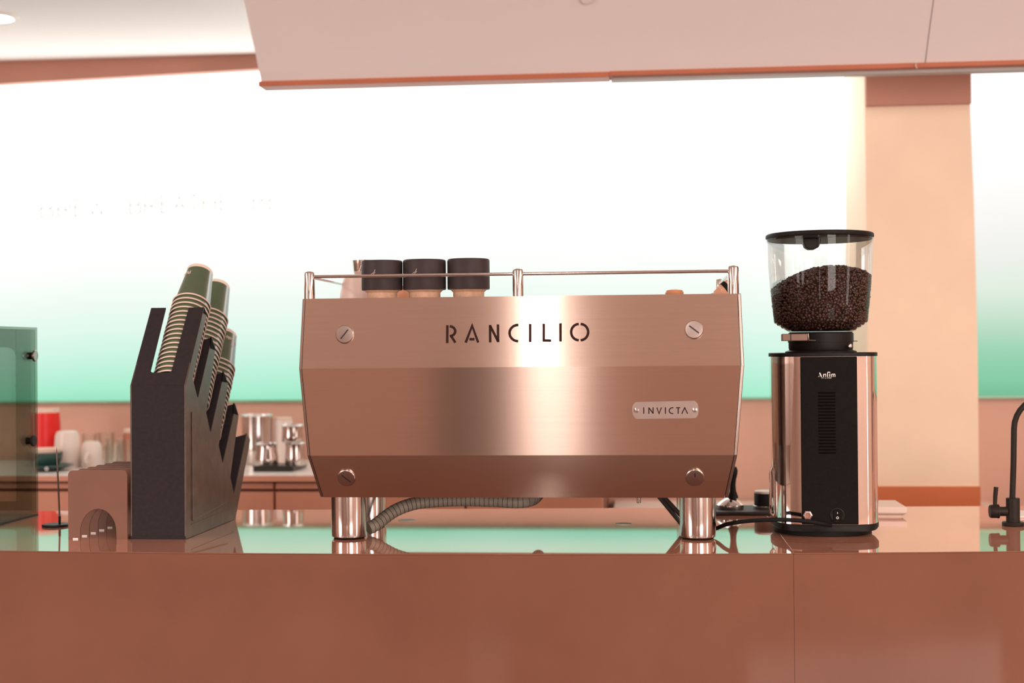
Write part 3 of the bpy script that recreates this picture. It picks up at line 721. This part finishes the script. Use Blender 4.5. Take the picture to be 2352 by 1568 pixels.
# packed core below the surface beans
core = []
for zq in (1.376, 1.392, 1.42):
    core.append([(hx + (hr(zq) - .008) * cos(2 * pi * i / 32), gy + (hr(zq) - .008) * sin(2 * pi * i / 32), zq) for i in range(32)])
for rr in (.083, .065, .045, .02, .001):
    core.append([(hx + rr * cos(2 * pi * i / 32), gy + rr * sin(2 * pi * i / 32), ztop(rr * cos(2 * pi * i / 32), rr * sin(2 * pi * i / 32)) - .0055) for i in range(32)])
beans.loft(core)
bo_ = beans.build('coffee_beans', 'bean_brown', smooth=80, fix=False)
tag(bo_, 'dark roasted coffee beans heaped in the clear grinder hopper', 'coffee beans', kind='stuff')

# ================================================================== CUP DISPENSER
X0, X1 = -.962, -.856
ch = thing('cup_dispenser', 'dark grey plastic paper cup dispenser with stepped slanted slots', 'cup dispenser', ((X0 + X1) / 2, 2.72, 1.0))
prof = [(2.564, 1.0005), (2.567, 1.285), (2.682, 1.433), (2.697, 1.416), (2.6105, 1.296), (2.637, 1.2605), (2.641, 1.260), (2.7304, 1.3747), (2.7525, 1.3525), (2.691, 1.228), (2.714, 1.192),
        (2.7177, 1.190), (2.8094, 1.3049), (2.8358, 1.2823), (2.770, 1.160), (2.793, 1.125), (2.796, 1.1236), (2.89, 1.2357), (2.9083, 1.2122), (2.847, 1.09), (2.870, 1.0565), (2.873, 1.0555),
        (2.9688, 1.1732), (2.9967, 1.1575), (2.883, 1.004), (2.885, 1.0005)]
for xx, pf in ((X0, prof[:7] + [(2.655, 1.278), (2.675, 1.258)] + prof[9:]), (X1 - .003, prof)):
    MB().prism([(xx, y, z) for y, z in pf], (0, 0, 0), (.003, 0, 0)).build('side_wall', 'holder_plastic', ch, smooth=0, bevel=.0008)
MB().prism([(X0 + .003, 2.5642, 1.0005), (X1 - .003, 2.5642, 1.0005), (X1 - .003, 2.567, 1.285), (X0 + .003, 2.567, 1.285)], (0, 0, 0), (0, .003, 0)).build('front_wall', 'holder_matte', ch, smooth=0)
MB().box((X0 + .0005, 2.5628, 1.0), (X1 - .0005, 2.5655, 1.006)).build('foot_ledge', 'holder_matte', ch, smooth=0)
MB().box((X0 + .003, 2.57, 1.0005), (X1 - .003, 2.88, 1.004)).build('floor_plate', 'holder_plastic', ch, smooth=0)
SD = Vector((0, .613, .790)); SN = Vector((0, -.790, .613))
def divider(b0, L, lo, slot0, taper=.0, a=.0305):
    b0 = Vector((0, b0[0], b0[1])); w = X1 - X0
    def q(x, s): return Vector((X0, 0, 0)) + Vector((x, 0, 0)) + b0 + SD * s
    e = w - .0315
    lt = L if a > .02 else slot0 + .02
    pts = [q(.0005, lo), q(w - .0005, lo), q(w - .0005, L), q(e + .001, L - taper), q(e - .002, slot0 + .004), q(e - .006, slot0), q(a + .005, slot0), q(a + .001, slot0 + .004), q(a - .001, lt - taper), q(.0005, lt)]
    MB().prism(pts, (0, 0, 0), -SN * .0028).build('divider', 'holder_matte', ch, smooth=0)
divider((2.5672, 1.2852), .187, 0, .030)
for b0 in ((2.6395, 1.2590), (2.7165, 1.1895), (2.795, 1.123), (2.872, 1.055)):
    divider(b0, .1465, -.03, .025, .010, .0042)
# sloping floor plates that carry the stacks
for (y0, z0), (y1, z1) in (((2.60, 1.286), (2.645, 1.2525)), ((2.665, 1.235), (2.722, 1.182)), ((2.742, 1.168), (2.80, 1.116)), ((2.82, 1.10), (2.876, 1.048))):
    MB().prism([(X0 + .003, y0, z0), (X1 - .003, y0, z0), (X1 - .003, y1, z1), (X0 + .003, y1, z1)], (0, 0, 0), (0, -.002, -.002)).build('cup_rest', 'holder_plastic', ch, smooth=0)
# dark triangles laid on for the shade inside the hollow prong ends
for tri in (((469.5, 706.8), (466.8, 718.4), (474.3, 723.8)), ((484.5, 773), (482.5, 799.6), (495, 804)), ((512, 851), (509.5, 876), (523, 879)), ((536.6, 924.5), (535.6, 949.6), (547.5, 953))):
    MB().prism([at(x, y, X=X1) for x, y in tri], (-.001, 0, 0), (.0006, 0, 0)).build('end_shade', 'vent_black', ch, smooth=0)
# embossed triangle on the right wall
tri = [at(440, 944, X=X1), at(521, 1152, X=X1), at(441, 1196, X=X1)]
MB().prism(tri, (0, 0, 0), (.0030, 0, 0)).build('embossed_panel', 'holder_plastic', ch, smooth=0, bevel=.0022)
rg = [at(439, 1203, X=X1), at(536, 1164, X=X1), at(536, 1166, X=X1), at(439, 1205.5, X=X1)]
MB().prism(rg, (0, 0, 0), (.0012, 0, 0)).build('ridge', 'holder_plastic', ch, smooth=0)

# paper cups: one built, the rest copied
def cup_meshes():
    side = MB().lathe([(.0362, .002), (.0272, .080)], seg=40, cap0=False, cap1=False).build('cup_wall', 'cup_green', None)
    lip = MB().lathe([(.0355, .0018), (.0362, -.0004), (.0372, -.0012), (.0381, -.0002), (.0381, .0014), (.0370, .0026), (.0360, .0022)], seg=40, cap0=False, cap1=False).build('rolled_lip', 'cup_lip', None)
    bse = MB().lathe([(.02725, .0797), (.0266, .0868), (.0260, .0880), (.0252, .0880), (.0250, .084), (.001, .084)], seg=40, cap0=False).build('cup_base', 'cup_base', None)
    return side, lip, bse
protos = cup_meshes()
ORD = ['topmost', 'second', 'third', 'fourth', 'fifth', 'sixth', 'seventh', 'eighth', 'ninth', 'tenth', 'eleventh', 'twelfth', 'thirteenth', 'fourteenth', 'fifteenth', 'sixteenth', 'seventeenth', 'eighteenth', 'nineteenth', 'twentieth', 'twenty-first', 'twenty-second']
q_ax = SD.to_track_quat('Z', 'X')
first = True
TOPS = []
for si, (top, n, nm) in enumerate((((-.8985, 2.7355, 1.4383), 18, 'tall front stack of the dispenser'), ((-.897, 2.845, 1.4135), 20, 'second stack of the dispenser'), ((-.897, 2.893, 1.3135), 16, 'low third stack of the dispenser'))):
    for k in range(n):
        lab = ('%s green paper cup of the %s' % (ORD[k], nm)) if k == 0 else ('green paper cup, %s from the top of the %s' % (ORD[k], nm))
        loc = Vector(top) - SD * (.0111 * k) + Vector((random.uniform(-.0004, .0004), 0, 0))
        t = thing('paper_cup', lab, 'paper cup', loc, 'green paper cups stacked in the dispenser')
        t.rotation_mode = 'QUATERNION'; t.rotation_quaternion = q_ax
        for pr_ in protos:
            if first: c = pr_
            else:
                c = pr_.copy(); C.objects.link(c)
            c.parent = t
        first = False
        if k == 0: TOPS.append(t)
# printed word on the exposed cups, upside down as they stand
PT = {'P': [[(0, 0), (0, 1), (.45, 1), (.6, .85), (.6, .65), (.45, .5), (0, .5)]], 'i': [[(0, 0), (0, .62)], [(0, .85), (0, .95)]],
      'c': [[(.5, .52), (.3, .62), (.1, .5), (0, .3), (.1, .1), (.3, 0), (.5, .1)]], 'l': [[(0, 0), (0, 1)]],
      'o': [[(.3, 0), (.07, .1), (0, .31), (.07, .52), (.3, .62), (.53, .52), (.6, .31), (.53, .1), (.3, 0)]]}
def cup_print(t, ang0, zbase, size, star):
    qi = q_ax.inverted()
    view = qi @ (O - t.location); va_ = atan2(view.y, view.x)
    # which way is screen-right around the cup
    rgt = qi @ RV; sgn = 1 if (rgt.x * -sin(va_) + rgt.y * cos(va_)) > 0 else -1
    def fn(u, v, d):   # u to the right, v up, on the cup skin (screen sense)
        z = zbase + v; r = .0362 - (z - .002) * (.009 / .078) + .00015 + d
        a = va_ + sgn * (ang0 + u / .03)
        return Vector((r * cos(a), r * sin(a), z))
    mb = MB(); x = 0
    for chh in 'Piccolo':
        wmx = max(p[0] for s in PT[chh] for p in s)
        for st in PT[chh]: mb.ribbon([(-(x + u * size * .8), -(v * size)) for u, v in st], size * .17, fn, .0001)
        x += (wmx * .8 + .22) * size
    if star:
        for k in range(4):
            a = k * pi / 4
            mb.ribbon([(star[0] - .0045 * cos(a), star[1] - .0045 * sin(a)), (star[0] + .0045 * cos(a), star[1] + .0045 * sin(a))], .0008, fn, .0001)
    mb.build('print', 'cup_lip', t, local=True, smooth=0)
cup_print(TOPS[0], -.66, .068, .0085, None)
cup_print(TOPS[1], -1.25, .068, .0085, None)
cup_print(TOPS[2], 1.18, .066, .0085, (-.013, -.017))

# ================================================================== SMALL THINGS ON THE BAR
# brown sorter
sx0, sx1 = at(157, 1238, Z=1.0).x, at(297, 1238, Z=1.0).x - .0022
so = thing('sachet_sorter', 'brown desk sorter of upright rounded plates beside the cup dispenser', 'sorter', ((sx0 + sx1) / 2, 2.66, 1.0))
ztp = at(220, 1080, Y=2.559).z; a0, a1 = at(184, 1236, Y=2.559).x, at(268, 1236, Y=2.559).x; za_ = at(226, 1168, Y=2.559).z
ac = (a0 + a1) / 2; ar = (a1 - a0) / 2
rc = .009
out = [(sx0, 1.0), (a0, 1.0)] + [(ac - ar * cos(radians(t_)), 1.0 + .012 * min(1, t_ / 8) + (za_ - 1.012) * sin(radians(t_))) for t_ in range(8, 173, 12)] + [(a1, 1.0), (sx1, 1.0)] \
      + [(sx1, ztp - rc)] + [(sx1 - rc + rc * cos(radians(t_)), ztp - rc + rc * sin(radians(t_))) for t_ in (22, 45, 68, 90)] + [(sx0 + rc, ztp)] + [(sx0 + rc - rc * sin(radians(t_)), ztp - rc + rc * cos(radians(t_))) for t_ in (22, 45, 68, 90)]
pm = None
for i in range(6):
    if pm is None:
        o = MB().prism([(x, 2.559, z) for x, z in out], (0, 0, 0), (0, .003, 0)).build('plate', 'sorter_brown', so, smooth=0); pm = o.data
    else:
        o = bpy.data.objects.new('plate', pm); C.objects.link(o); o.parent = so
    o.location = (0, .0425 * i, 0)
    MB().box((sx0 + .009, 2.5582 + .0425 * i, 1.0), (sx0 + .019, 2.5592 + .0425 * i, 1.0024)).build('foot_piece', 'white_print', so, smooth=0)  # thin white strip low on each plate's left leg
MB().box((sx1 - .020, 2.562, 1.0), (sx1 - .001, 2.559 + .0425 * 5, 1.0035)).build('base_strip', 'sorter_brown', so, smooth=0)
# receipt spike
rp_ = at(128, 1208, Z=1.0); rt = at(130, 1027, Y=rp_.y)
rs = thing('receipt_spike', 'thin steel receipt spike on a round black base at left', 'receipt spike', rp_)
MB().lathe([(.026, 1.0), (.0268, 1.001), (.0268, 1.0035), (.0255, 1.0045), (.0005, 1.0048)], (rp_.x, rp_.y, 0), 36).build('base', 'steel_black', rs)
bx = at(137, 1204, Y=rp_.y).x
MB().tube([(bx, rp_.y, 1.004), (bx, rp_.y, 1.020)], .0025, 10).build('ferrule', 'steel_black', rs)
MB().tube([(bx, rp_.y, 1.018), (bx + (rt.x - bx) * .5, rp_.y, (1.02 + rt.z) / 2), (rt.x, rp_.y, rt.z - .012), (rt.x, rp_.y, rt.z)], [.0019, .0018, .0016, .0002], 10).build('needle', 'needle_steel', rs)

# smoked display case
dc = thing('display_case', 'smoked green acrylic display case at the left end of the bar', 'display case', (-1.5, 2.7, 1.0))
cx, cyb, cyf, czt = -1.3055, 2.938, 2.45, 1.4015
czt = at(88, 752, X=cx).z
MB().box((cx - .005, cyf, 1.004), (cx, cyb, czt - .005)).build('side_sheet', 'smoke_green', dc, smooth=0)
# back sheet with a rounded opening
ob_ = at(38, 797, Y=cyb)
xr, zt2, zb2, rr_ = ob_.x, ob_.z, 1.03, .02
xl = -1.70
frame = MB()
def quad(x0, x1, z0, z1): frame.box((x0, cyb - .005, z0), (x1, cyb, z1))
quad(xr, cx - .005, 1.004, czt - .005); quad(xl, xr, zt2, czt - .005); quad(xl, xr, 1.004, zb2)
cn = [(xr, zt2)] + [(xr - rr_ + rr_ * cos(radians(t_)), zt2 - rr_ + rr_ * sin(radians(t_))) for t_ in range(0, 91, 15)]
frame.prism([(x, cyb - .005, z) for x, z in cn], (0, 0, 0), (0, .005, 0))
frame.build('back_sheet', 'smoke_green', dc, smooth=0)
MB().box((xl, cyf, czt - .005), (cx, cyb, czt)).build('top_sheet', 'smoke_green', dc, smooth=0)
MB().box((xl, cyf, 1.0), (cx, cyb, 1.0035)).build('base_sheet', 'steel_black', dc, smooth=0)
for (px, py) in ((75, 817), (72, 1012)):
    p = at(px, py, X=cx)
    kn = MB().lathe([(.0075, -.012), (.0075, .003)], (cx, p.y, p.z), 24, axis=(1, 0, 0)).build('fixing_post', 'steel_black', dc)
    MB().lathe([(.0118, .003), (.0122, .0035), (.0122, .0065), (.0112, .0075), (.0005, .0075)], (cx, p.y, p.z), 28, axis=(1, 0, 0)).build('fixing_knob', 'turned_steel' if py < 900 else 'steel_black', kn)
for py in (860, 886, 990, 1044, 1150):
    p = at(37, py, Y=cyb)
    MB().lathe([(.0016, 0), (.0016, .003), (.0004, .0035)], p, 10, axis=(0, -1, 0)).build('rivet', 'turned_steel', dc)

# pale discs let into the counter
for px, py, rr_, lab in ((1432, 1203, .0165, 'pale round cap on the counter under the right of the machine'), (935, 1194.5, .018, 'pale round cap on the counter under the left of the machine')):
    p = at(px, py, Z=1.0)
    tag(MB().lathe([(rr_, 1.0), (rr_ * .97, 1.0012), (rr_ * .8, 1.0016), (.0005, 1.0016)], (p.x, p.y, 0), 32).build('counter_cap', 'disc_pale'), lab, 'cap')

# tamping mat with tamper and distributor
m0 = at(1640, 1183, Z=1.0); m1 = at(1788, 1183, Z=1.0)
tm = tag(MB().prism([(m0.x - .06, 2.955, 1.0), (m0.x + .03, 2.966, 1.0), (m1.x + .03, 2.966, 1.0), (m1.x + .03, 3.095, 1.0), (m0.x - .06, 3.09, 1.0)], (0, 0, 0), (0, 0, .008)).build('tamping_mat', 'mat_black', smooth=0, bevel=.003), 'black rubber tamping mat between the machine and the grinder', 'mat')
tp = at(1677, 1168, Y=3.02); tx = tp.x
tmp = thing('tamper', 'black handled tamper with flared chrome base standing on the rubber mat', 'tamper', (tx, 3.02, 1.008))
MB().lathe([(.0285, 1.008), (.0292, 1.0095), (.0292, 1.0170), (.024, 1.0225), (.014, 1.0285), (.0095, 1.031)], (tx, 3.02, 0), 40).build('base', 'chrome', tmp)
MB().lathe([(.0095, 1.030), (.0115, 1.032), (.0105, 1.036), (.0070, 1.045), (.0060, 1.058), (.0072, 1.070), (.0098, 1.080), (.0108, 1.088), (.0085, 1.0955), (.004, 1.098), (.0005, 1.0985)], (tx + .006, 3.02, 0), 28).build('handle', 'black_plastic', tmp)
dx = at(1760, 1150, Y=3.03).x
dst = thing('distributor', 'squat black coffee distributor with pale top on the mat beside the grinder', 'distributor', (dx, 3.03, 1.008))
MB().lathe([(.027, 1.008), (.028, 1.0095), (.028, 1.0145), (.026, 1.0155)], (dx, 3.03, 0), 36).build('base', 'chrome', dst)
MB().lathe([(.0240, 1.0155), (.0252, 1.0165), (.0252, 1.0395), (.0245, 1.0405)], (dx, 3.03, 0), 36).build('grip', 'black_plastic', dst)
MB().lathe([(.0252, 1.0405), (.0252, 1.0440), (.0240, 1.0452), (.0005, 1.0456)], (dx, 3.03, 0), 36).build('cap', 'ceramic_white', dst)

# pale kitchen scale
sa = at(2083, 1187, Z=1.0); zs = at(2060, 1163, Y=2.948).z
scl = thing('kitchen_scale', 'pale pink flat kitchen scale on the counter right of the grinder', 'scale', (sa.x - .07, 3.01, 1.0))
MB().box((sa.x - .150, 2.952, 1.0), (sa.x - .010, 3.065, 1.005)).build('foot_plate', 'cream', scl, smooth=0)
MB().loft([[(sa.x - .157, 2.950, 1.0035), (sa.x - .007, 2.950, 1.0035), (sa.x - .007, 3.07, 1.0035), (sa.x - .157, 3.07, 1.0035)],
           [(sa.x - .163, 2.945, 1.008), (sa.x, 2.945, 1.008), (sa.x, 3.075, 1.008), (sa.x - .163, 3.075, 1.008)],
           [(sa.x - .163, 2.945, zs - .002), (sa.x, 2.945, zs - .002), (sa.x, 3.075, zs - .002), (sa.x - .163, 3.075, zs - .002)],
           [(sa.x - .161, 2.947, zs), (sa.x - .002, 2.947, zs), (sa.x - .002, 3.073, zs), (sa.x - .161, 3.073, zs)]]).build('body', 'scale_white', scl, smooth=0, bevel=.0015)

# tap
tb_ = at(2327, 1207, Z=1.0); tX, tY = tb_.x, tb_.y
def tz(py): return at(2327, py, Y=tY).z
tapo = thing('tap', 'matt black gooseneck water tap with side lever at the right edge', 'tap', (tX, tY, 1.0))
MB().lathe([(.0200, 1.0), (.0205, 1.001), (.0205, 1.0065), (.0195, 1.0075), (.012, 1.0075)], (tX, tY, 0), 36).build('flange', 'tap_black', tapo)
MB().lathe([(.0128, 1.007), (.0128, tz(1144)), (.0120, tz(1143)), (.003, tz(1143))], (tX, tY, 0), 32).build('body', 'tap_black', tapo)
zsp = tz(1143); zbend = tz(985); RB = .062
spp = [(tX - .001, tY, zsp - .002), (tX + .002, tY, (zsp + zbend) / 2), (tX + .0035, tY, zbend)] + [(tX + .0035 + RB - RB * cos(radians(t_)), tY, zbend + RB * sin(radians(t_))) for t_ in range(12, 181, 12)] + [(tX + .0035 + 2 * RB, tY, zbend - .03)]
MB().tube(spp, .0056, 14).build('spout', 'tap_black', tapo)
zl = tz(1174); l0 = at(2273, 1174, Y=tY).x
MB().lathe([(.0092, 0), (.0092, .016)], (tX - .011, tY, zl), 28, axis=(-1, 0, 0)).build('valve_neck', 'tap_black', tapo)
lv = MB().lathe([(.0122, .0), (.0130, .001), (.0130, tX - .0265 - l0 - .003), (.0115, tX - .0265 - l0), (.0005, tX - .0265 - l0)], (tX - .0265, tY, zl), 28, axis=(-1, 0, 0)).build('lever_hub', 'tap_black', tapo)
MB().lathe([(.0136, 0), (.0136, .0025)], (tX - .0265, tY, zl), 28, axis=(-1, 0, 0)).build('ring', 'steel_black', tapo)
h0 = at(2285, 1160, Y=tY); h1 = at(2288, 1118, Y=tY)
MB().tube([(h0.x, tY, h0.z - .004), (h0.x + .001, tY, (h0.z + h1.z) / 2), (h1.x, tY, h1.z)], [.0036, .0042, .0044], 12).build('lever', 'tap_black', tapo)
# patterned napkin behind the tap
np_ = at(2343, 1188, Z=1.0)
nk = thing('napkin', 'white paper napkin with grey flecks behind the black tap', 'napkin', (np_.x + .06, np_.y + .04, 1.0))
MB().prism([(np_.x - .010, np_.y - .01, 1.0), (np_.x + .12, np_.y - .015, 1.0), (np_.x + .13, np_.y + .10, 1.0), (np_.x + .0, np_.y + .09, 1.0)], (0, 0, 0), (0, 0, .004)).build('sheet', 'napkin', nk, smooth=0, bevel=.001)
mb = MB()
for i in range(14):
    u, v = random.uniform(.0, .1), random.uniform(0, .08)
    mb.ribbon([(np_.x + u, np_.y + v), (np_.x + u + random.uniform(.003, .008), np_.y + v + random.uniform(-.004, .004))], .0012, lambda a, b_, d: Vector((a, b_, 1.004 + d)), .0002)
mb.build('print', 'led_grey', nk, smooth=0)

# ================================================================== THINGS ON THE BACK COUNTER
BZ = 1.0145
def px_r(x0, x1, py, Y):
    a, b_ = at(x0, py, Y=Y).x, at(x1, py, Y=Y).x
    return (a + b_) / 2, (b_ - a) / 2
Yb = 3.98
def Zb(px, py, Y=Yb): return at(px, py, Y=Y).z
# red tumbler
c, r = px_r(70, 139, 1000, 4.06)
rt_ = thing('tumbler', 'tall red tumbler with pale rim behind the green cup', 'tumbler', (c, 4.06, BZ))
zt_ = Zb(110, 937, 4.06)
MB().lathe([(r * .98, BZ), (r, BZ + .004), (r * .97, BZ + .08), (r * .88, zt_ - .012)], (c, 4.06, 0), 36).build('body', 'red_enamel', rt_)
MB().lathe([(r * .885, zt_ - .0125), (r * .87, zt_), (r * .78, zt_), (r * .74, zt_ - .02), (.001, zt_ - .03)], (c, 4.06, 0), 36, cap1=False).build('rim', 'cream', rt_)
# green cup on saucer with cream cup nested in it
c, r = px_r(62, 142, 1045, 3.90)
zs_ = at(110, 1078, Y=3.87).z
sz = BZ
sau = thing('saucer', 'dark green saucer under the green cup on the back counter', 'saucer', (c + .012, 3.90, sz))
MB().lathe([(.030, sz), (.032, sz + .003), (.062, sz + .012), (.068, sz + .016), (.066, sz + .0172), (.034, sz + .006), (.001, sz + .0055)], (c + .014, 3.90, 0), 40).build('dish', 'green_ceramic', sau)
lx = at(107, 1069, Y=3.836)
MB().ribbon(arc(lx.x, sz + .0105, .004, .004, 0, 360, 16), .0022, lambda u, v, d: Vector((u, 3.836 - d, v)), .0004).build('emblem', 'white_print', sau, smooth=0)
zr_ = Zb(110, 1038, 3.90)
gc = thing('teacup', 'wide dark green cup on its saucer beside the display case', 'cup', (c, 3.90, sz + .006))
MB().lathe([(r * .5, sz + .006), (r * .72, sz + .012), (r * .92, sz + .03), (r, zr_), (r * .95, zr_), (r * .7, sz + .02), (.001, sz + .014)], (c, 3.90, 0), 40, cap1=False).build('bowl', 'green_ceramic', gc)
cc = thing('nested_cup', 'cream cup nested in the dark green cup beside the case', 'cup', (c, 3.90, zr_ - .02))
MB().lathe([(r * .55, zr_ - .02), (r * .84, zr_ - .006), (r * .90, zr_ + .011), (r * .86, zr_ + .011), (r * .5, zr_ - .012), (.001, zr_ - .012)], (c, 3.90, 0), 36, cap1=False).build('bowl', 'cream', cc)
# white upturned cups
c, r = px_r(124, 185, 1040, 4.02); zt_ = Zb(155, 989, 4.02)
u1 = thing('upturned_mug', 'tall white upturned mug between the red tumbler and the small white cup', 'mug', (c, 4.02, BZ))
MB().lathe([(r, BZ), (r * 1.01, BZ + .003), (r * .96, BZ + .03), (r * .85, zt_ - .014), (r * .74, zt_ - .003), (r * .60, zt_), (.001, zt_)], (c, 4.02, 0), 36).build('body', 'ceramic_white', u1)
c, r = px_r(187, 235, 1045, 4.02); zt_ = Zb(211, 1012, 4.02)
u2 = thing('upturned_cup', 'small white upturned cup with its handle facing the bar', 'cup', (c, 4.02, BZ))
MB().lathe([(r, BZ), (r * 1.02, BZ + .003), (r * .98, BZ + .03), (r * .86, zt_ - .012), (r * .66, zt_ - .002), (.001, zt_)], (c, 4.02, 0), 36).build('body', 'ceramic_white', u2)
MB().tube([(c, 4.02 - r * .93, BZ + .016), (c, 4.02 - r - .012, BZ + .018), (c, 4.02 - r - .016, BZ + .028), (c, 4.02 - r - .010, BZ + .038), (c, 4.02 - r * .88, BZ + .040)], [.006, .006, .006, .006, .005], 10).build('handle', 'ceramic_white', u2)
# glass tumblers
for i, (x0, x1, yt, Y, lab) in enumerate(((226, 262, 993, 4.16, 'back left clear tumbler of the glassware group'), (246, 285, 1008, 4.06, 'middle clear tumbler right of the small white cup'), (240, 274, 1022, 3.97, 'front clear tumbler behind the brown sorter'), (272, 303, 1010, 4.00, 'clear tumbler half hidden behind the cup dispenser'), (190, 222, 996, 4.18, 'clear tumbler behind the small white cup'))):
    c, r = px_r(x0, x1, 1040, Y); zt_ = Zb((x0 + x1) / 2, yt, Y)
    t = thing('glass_tumbler', lab, 'glass', (c, Y, BZ), 'clear tumblers on the back counter')
    MB().lathe([(r * .80, BZ), (r * .84, BZ + .002), (r, zt_), (r * .95, zt_), (r * .78, BZ + .010), (.001, BZ + .010)], (c, Y, 0), 32, cap1=False).build('body', 'glassware', t)
    MB().lathe([(r * .93, zt_ - .001), (r * 1.0, zt_ + .0012), (r * 1.02, zt_ - .003), (r * .98, zt_ - .006)], (c, Y, 0), 32, cap0=False, cap1=False).build('rim', 'glass_rim', t) if False else None
c, r = px_r(283, 310, 990, 4.2); zt_ = Zb(296, 984, 4.2)
t = thing('jar', 'small brown jar against the wall left of the cup dispenser', 'jar', (c, 4.2, BZ))
MB().lathe([(r, BZ), (r * 1.02, BZ + .004), (r, zt_ - .02), (r * .8, zt_ - .012)], (c, 4.2, 0), 28).build('body', 'jar_brown', t)
MB().lathe([(r * .85, zt_ - .012), (r * .86, zt_ - .001), (r * .8, zt_), (.001, zt_)], (c, 4.2, 0), 28).build('lid', 'cream', t)
# tray of steel jugs right of the dispenser
ta_ = at(581, 1079, Y=3.86).x; tb2 = at(673, 1079, Y=3.86).x
tr = thing('tray', 'flat black tray under the small steel jugs on the back counter', 'tray', ((ta_ + tb2) / 2, 3.93, BZ))
MB().box((ta_, 3.86, BZ), (tb2, 4.02, BZ + .012)).build('base', 'tray_black', tr, smooth=0, bevel=.003)
MB().box((ta_, 3.86, BZ + .012), (tb2, 3.866, BZ + .016)).build('edge', 'tray_black', tr, smooth=0)
def jug(x0, x1, yt, Y, z0, lab, flare=.9, name='milk_jug'):
    c, r = px_r(x0, x1, 1030, Y); zt_ = Zb((x0 + x1) / 2, yt, Y)
    t = thing(name, lab, 'jug', (c, Y, z0), 'steel milk jugs on the back counter')
    h = zt_ - z0
    MB().lathe([(r * .95, z0), (r, z0 + .004), (r * .98, z0 + h * .35), (r * flare, z0 + h * .75), (r * (flare + .03), zt_), (r * (flare - .02), zt_), (r * .9 * flare, z0 + h * .7), (r * .9, z0 + h * .3), (.001, z0 + .006)], (c, Y, 0), 36, cap1=False).build('body', 'satin_steel', t)
    MB().lathe([(r * (flare + .02), zt_ - .003), (r * (flare + .06), zt_), (r * (flare + .02), zt_ + .002), (r * (flare - .01), zt_)], (c, Y, 0), 36, cap0=False, cap1=False).build('rim', 'chrome', t)
    hx_ = c - r * .7
    if name == 'milk_jug':
        MB().tube([(c - r * .55, Y + r * .7, z0 + h * .85), (c - r * .9, Y + r * 1.25, z0 + h * .8), (c - r * .95, Y + r * 1.35, z0 + h * .45), (c - r * .6, Y + r * .75, z0 + h * .2)], .004, 8).build('handle', 'satin_steel', t)
    return zt_
jug(556, 626, 953, 4.12, BZ, 'large tall steel milk jug behind the cup dispenser', .97)
jug(586, 639, 1018, 3.93, BZ + .0122, 'small steel jug at the left of the black tray', .84)
z_ = jug(655, 702, 1016, 3.93, BZ + .0122, 'small steel jug at the right of the black tray', .92)
jug(648, 697, 976, 3.93, z_ + .0025, 'small steel jug stacked on another beside the machine', .95, 'steel_cup')
c, r = px_r(630, 662, 990, 4.14); zt_ = Zb(645, 958, 4.14)
t = thing('canister', 'pale pink canister standing behind the small steel jugs', 'canister', (c, 4.14, BZ))
MB().lathe([(r * 1.3, BZ), (r * 1.3, zt_ - .012), (r * 1.2, zt_ - .008)], (c + r * .3, 4.14, 0), 32).build('body', 'ceramic_white', t)
MB().lathe([(r * 1.24, zt_ - .008), (r * 1.24, zt_ - .001), (r * 1.1, zt_), (.001, zt_)], (c + r * .3, 4.14, 0), 32).build('lid', 'cream', t)
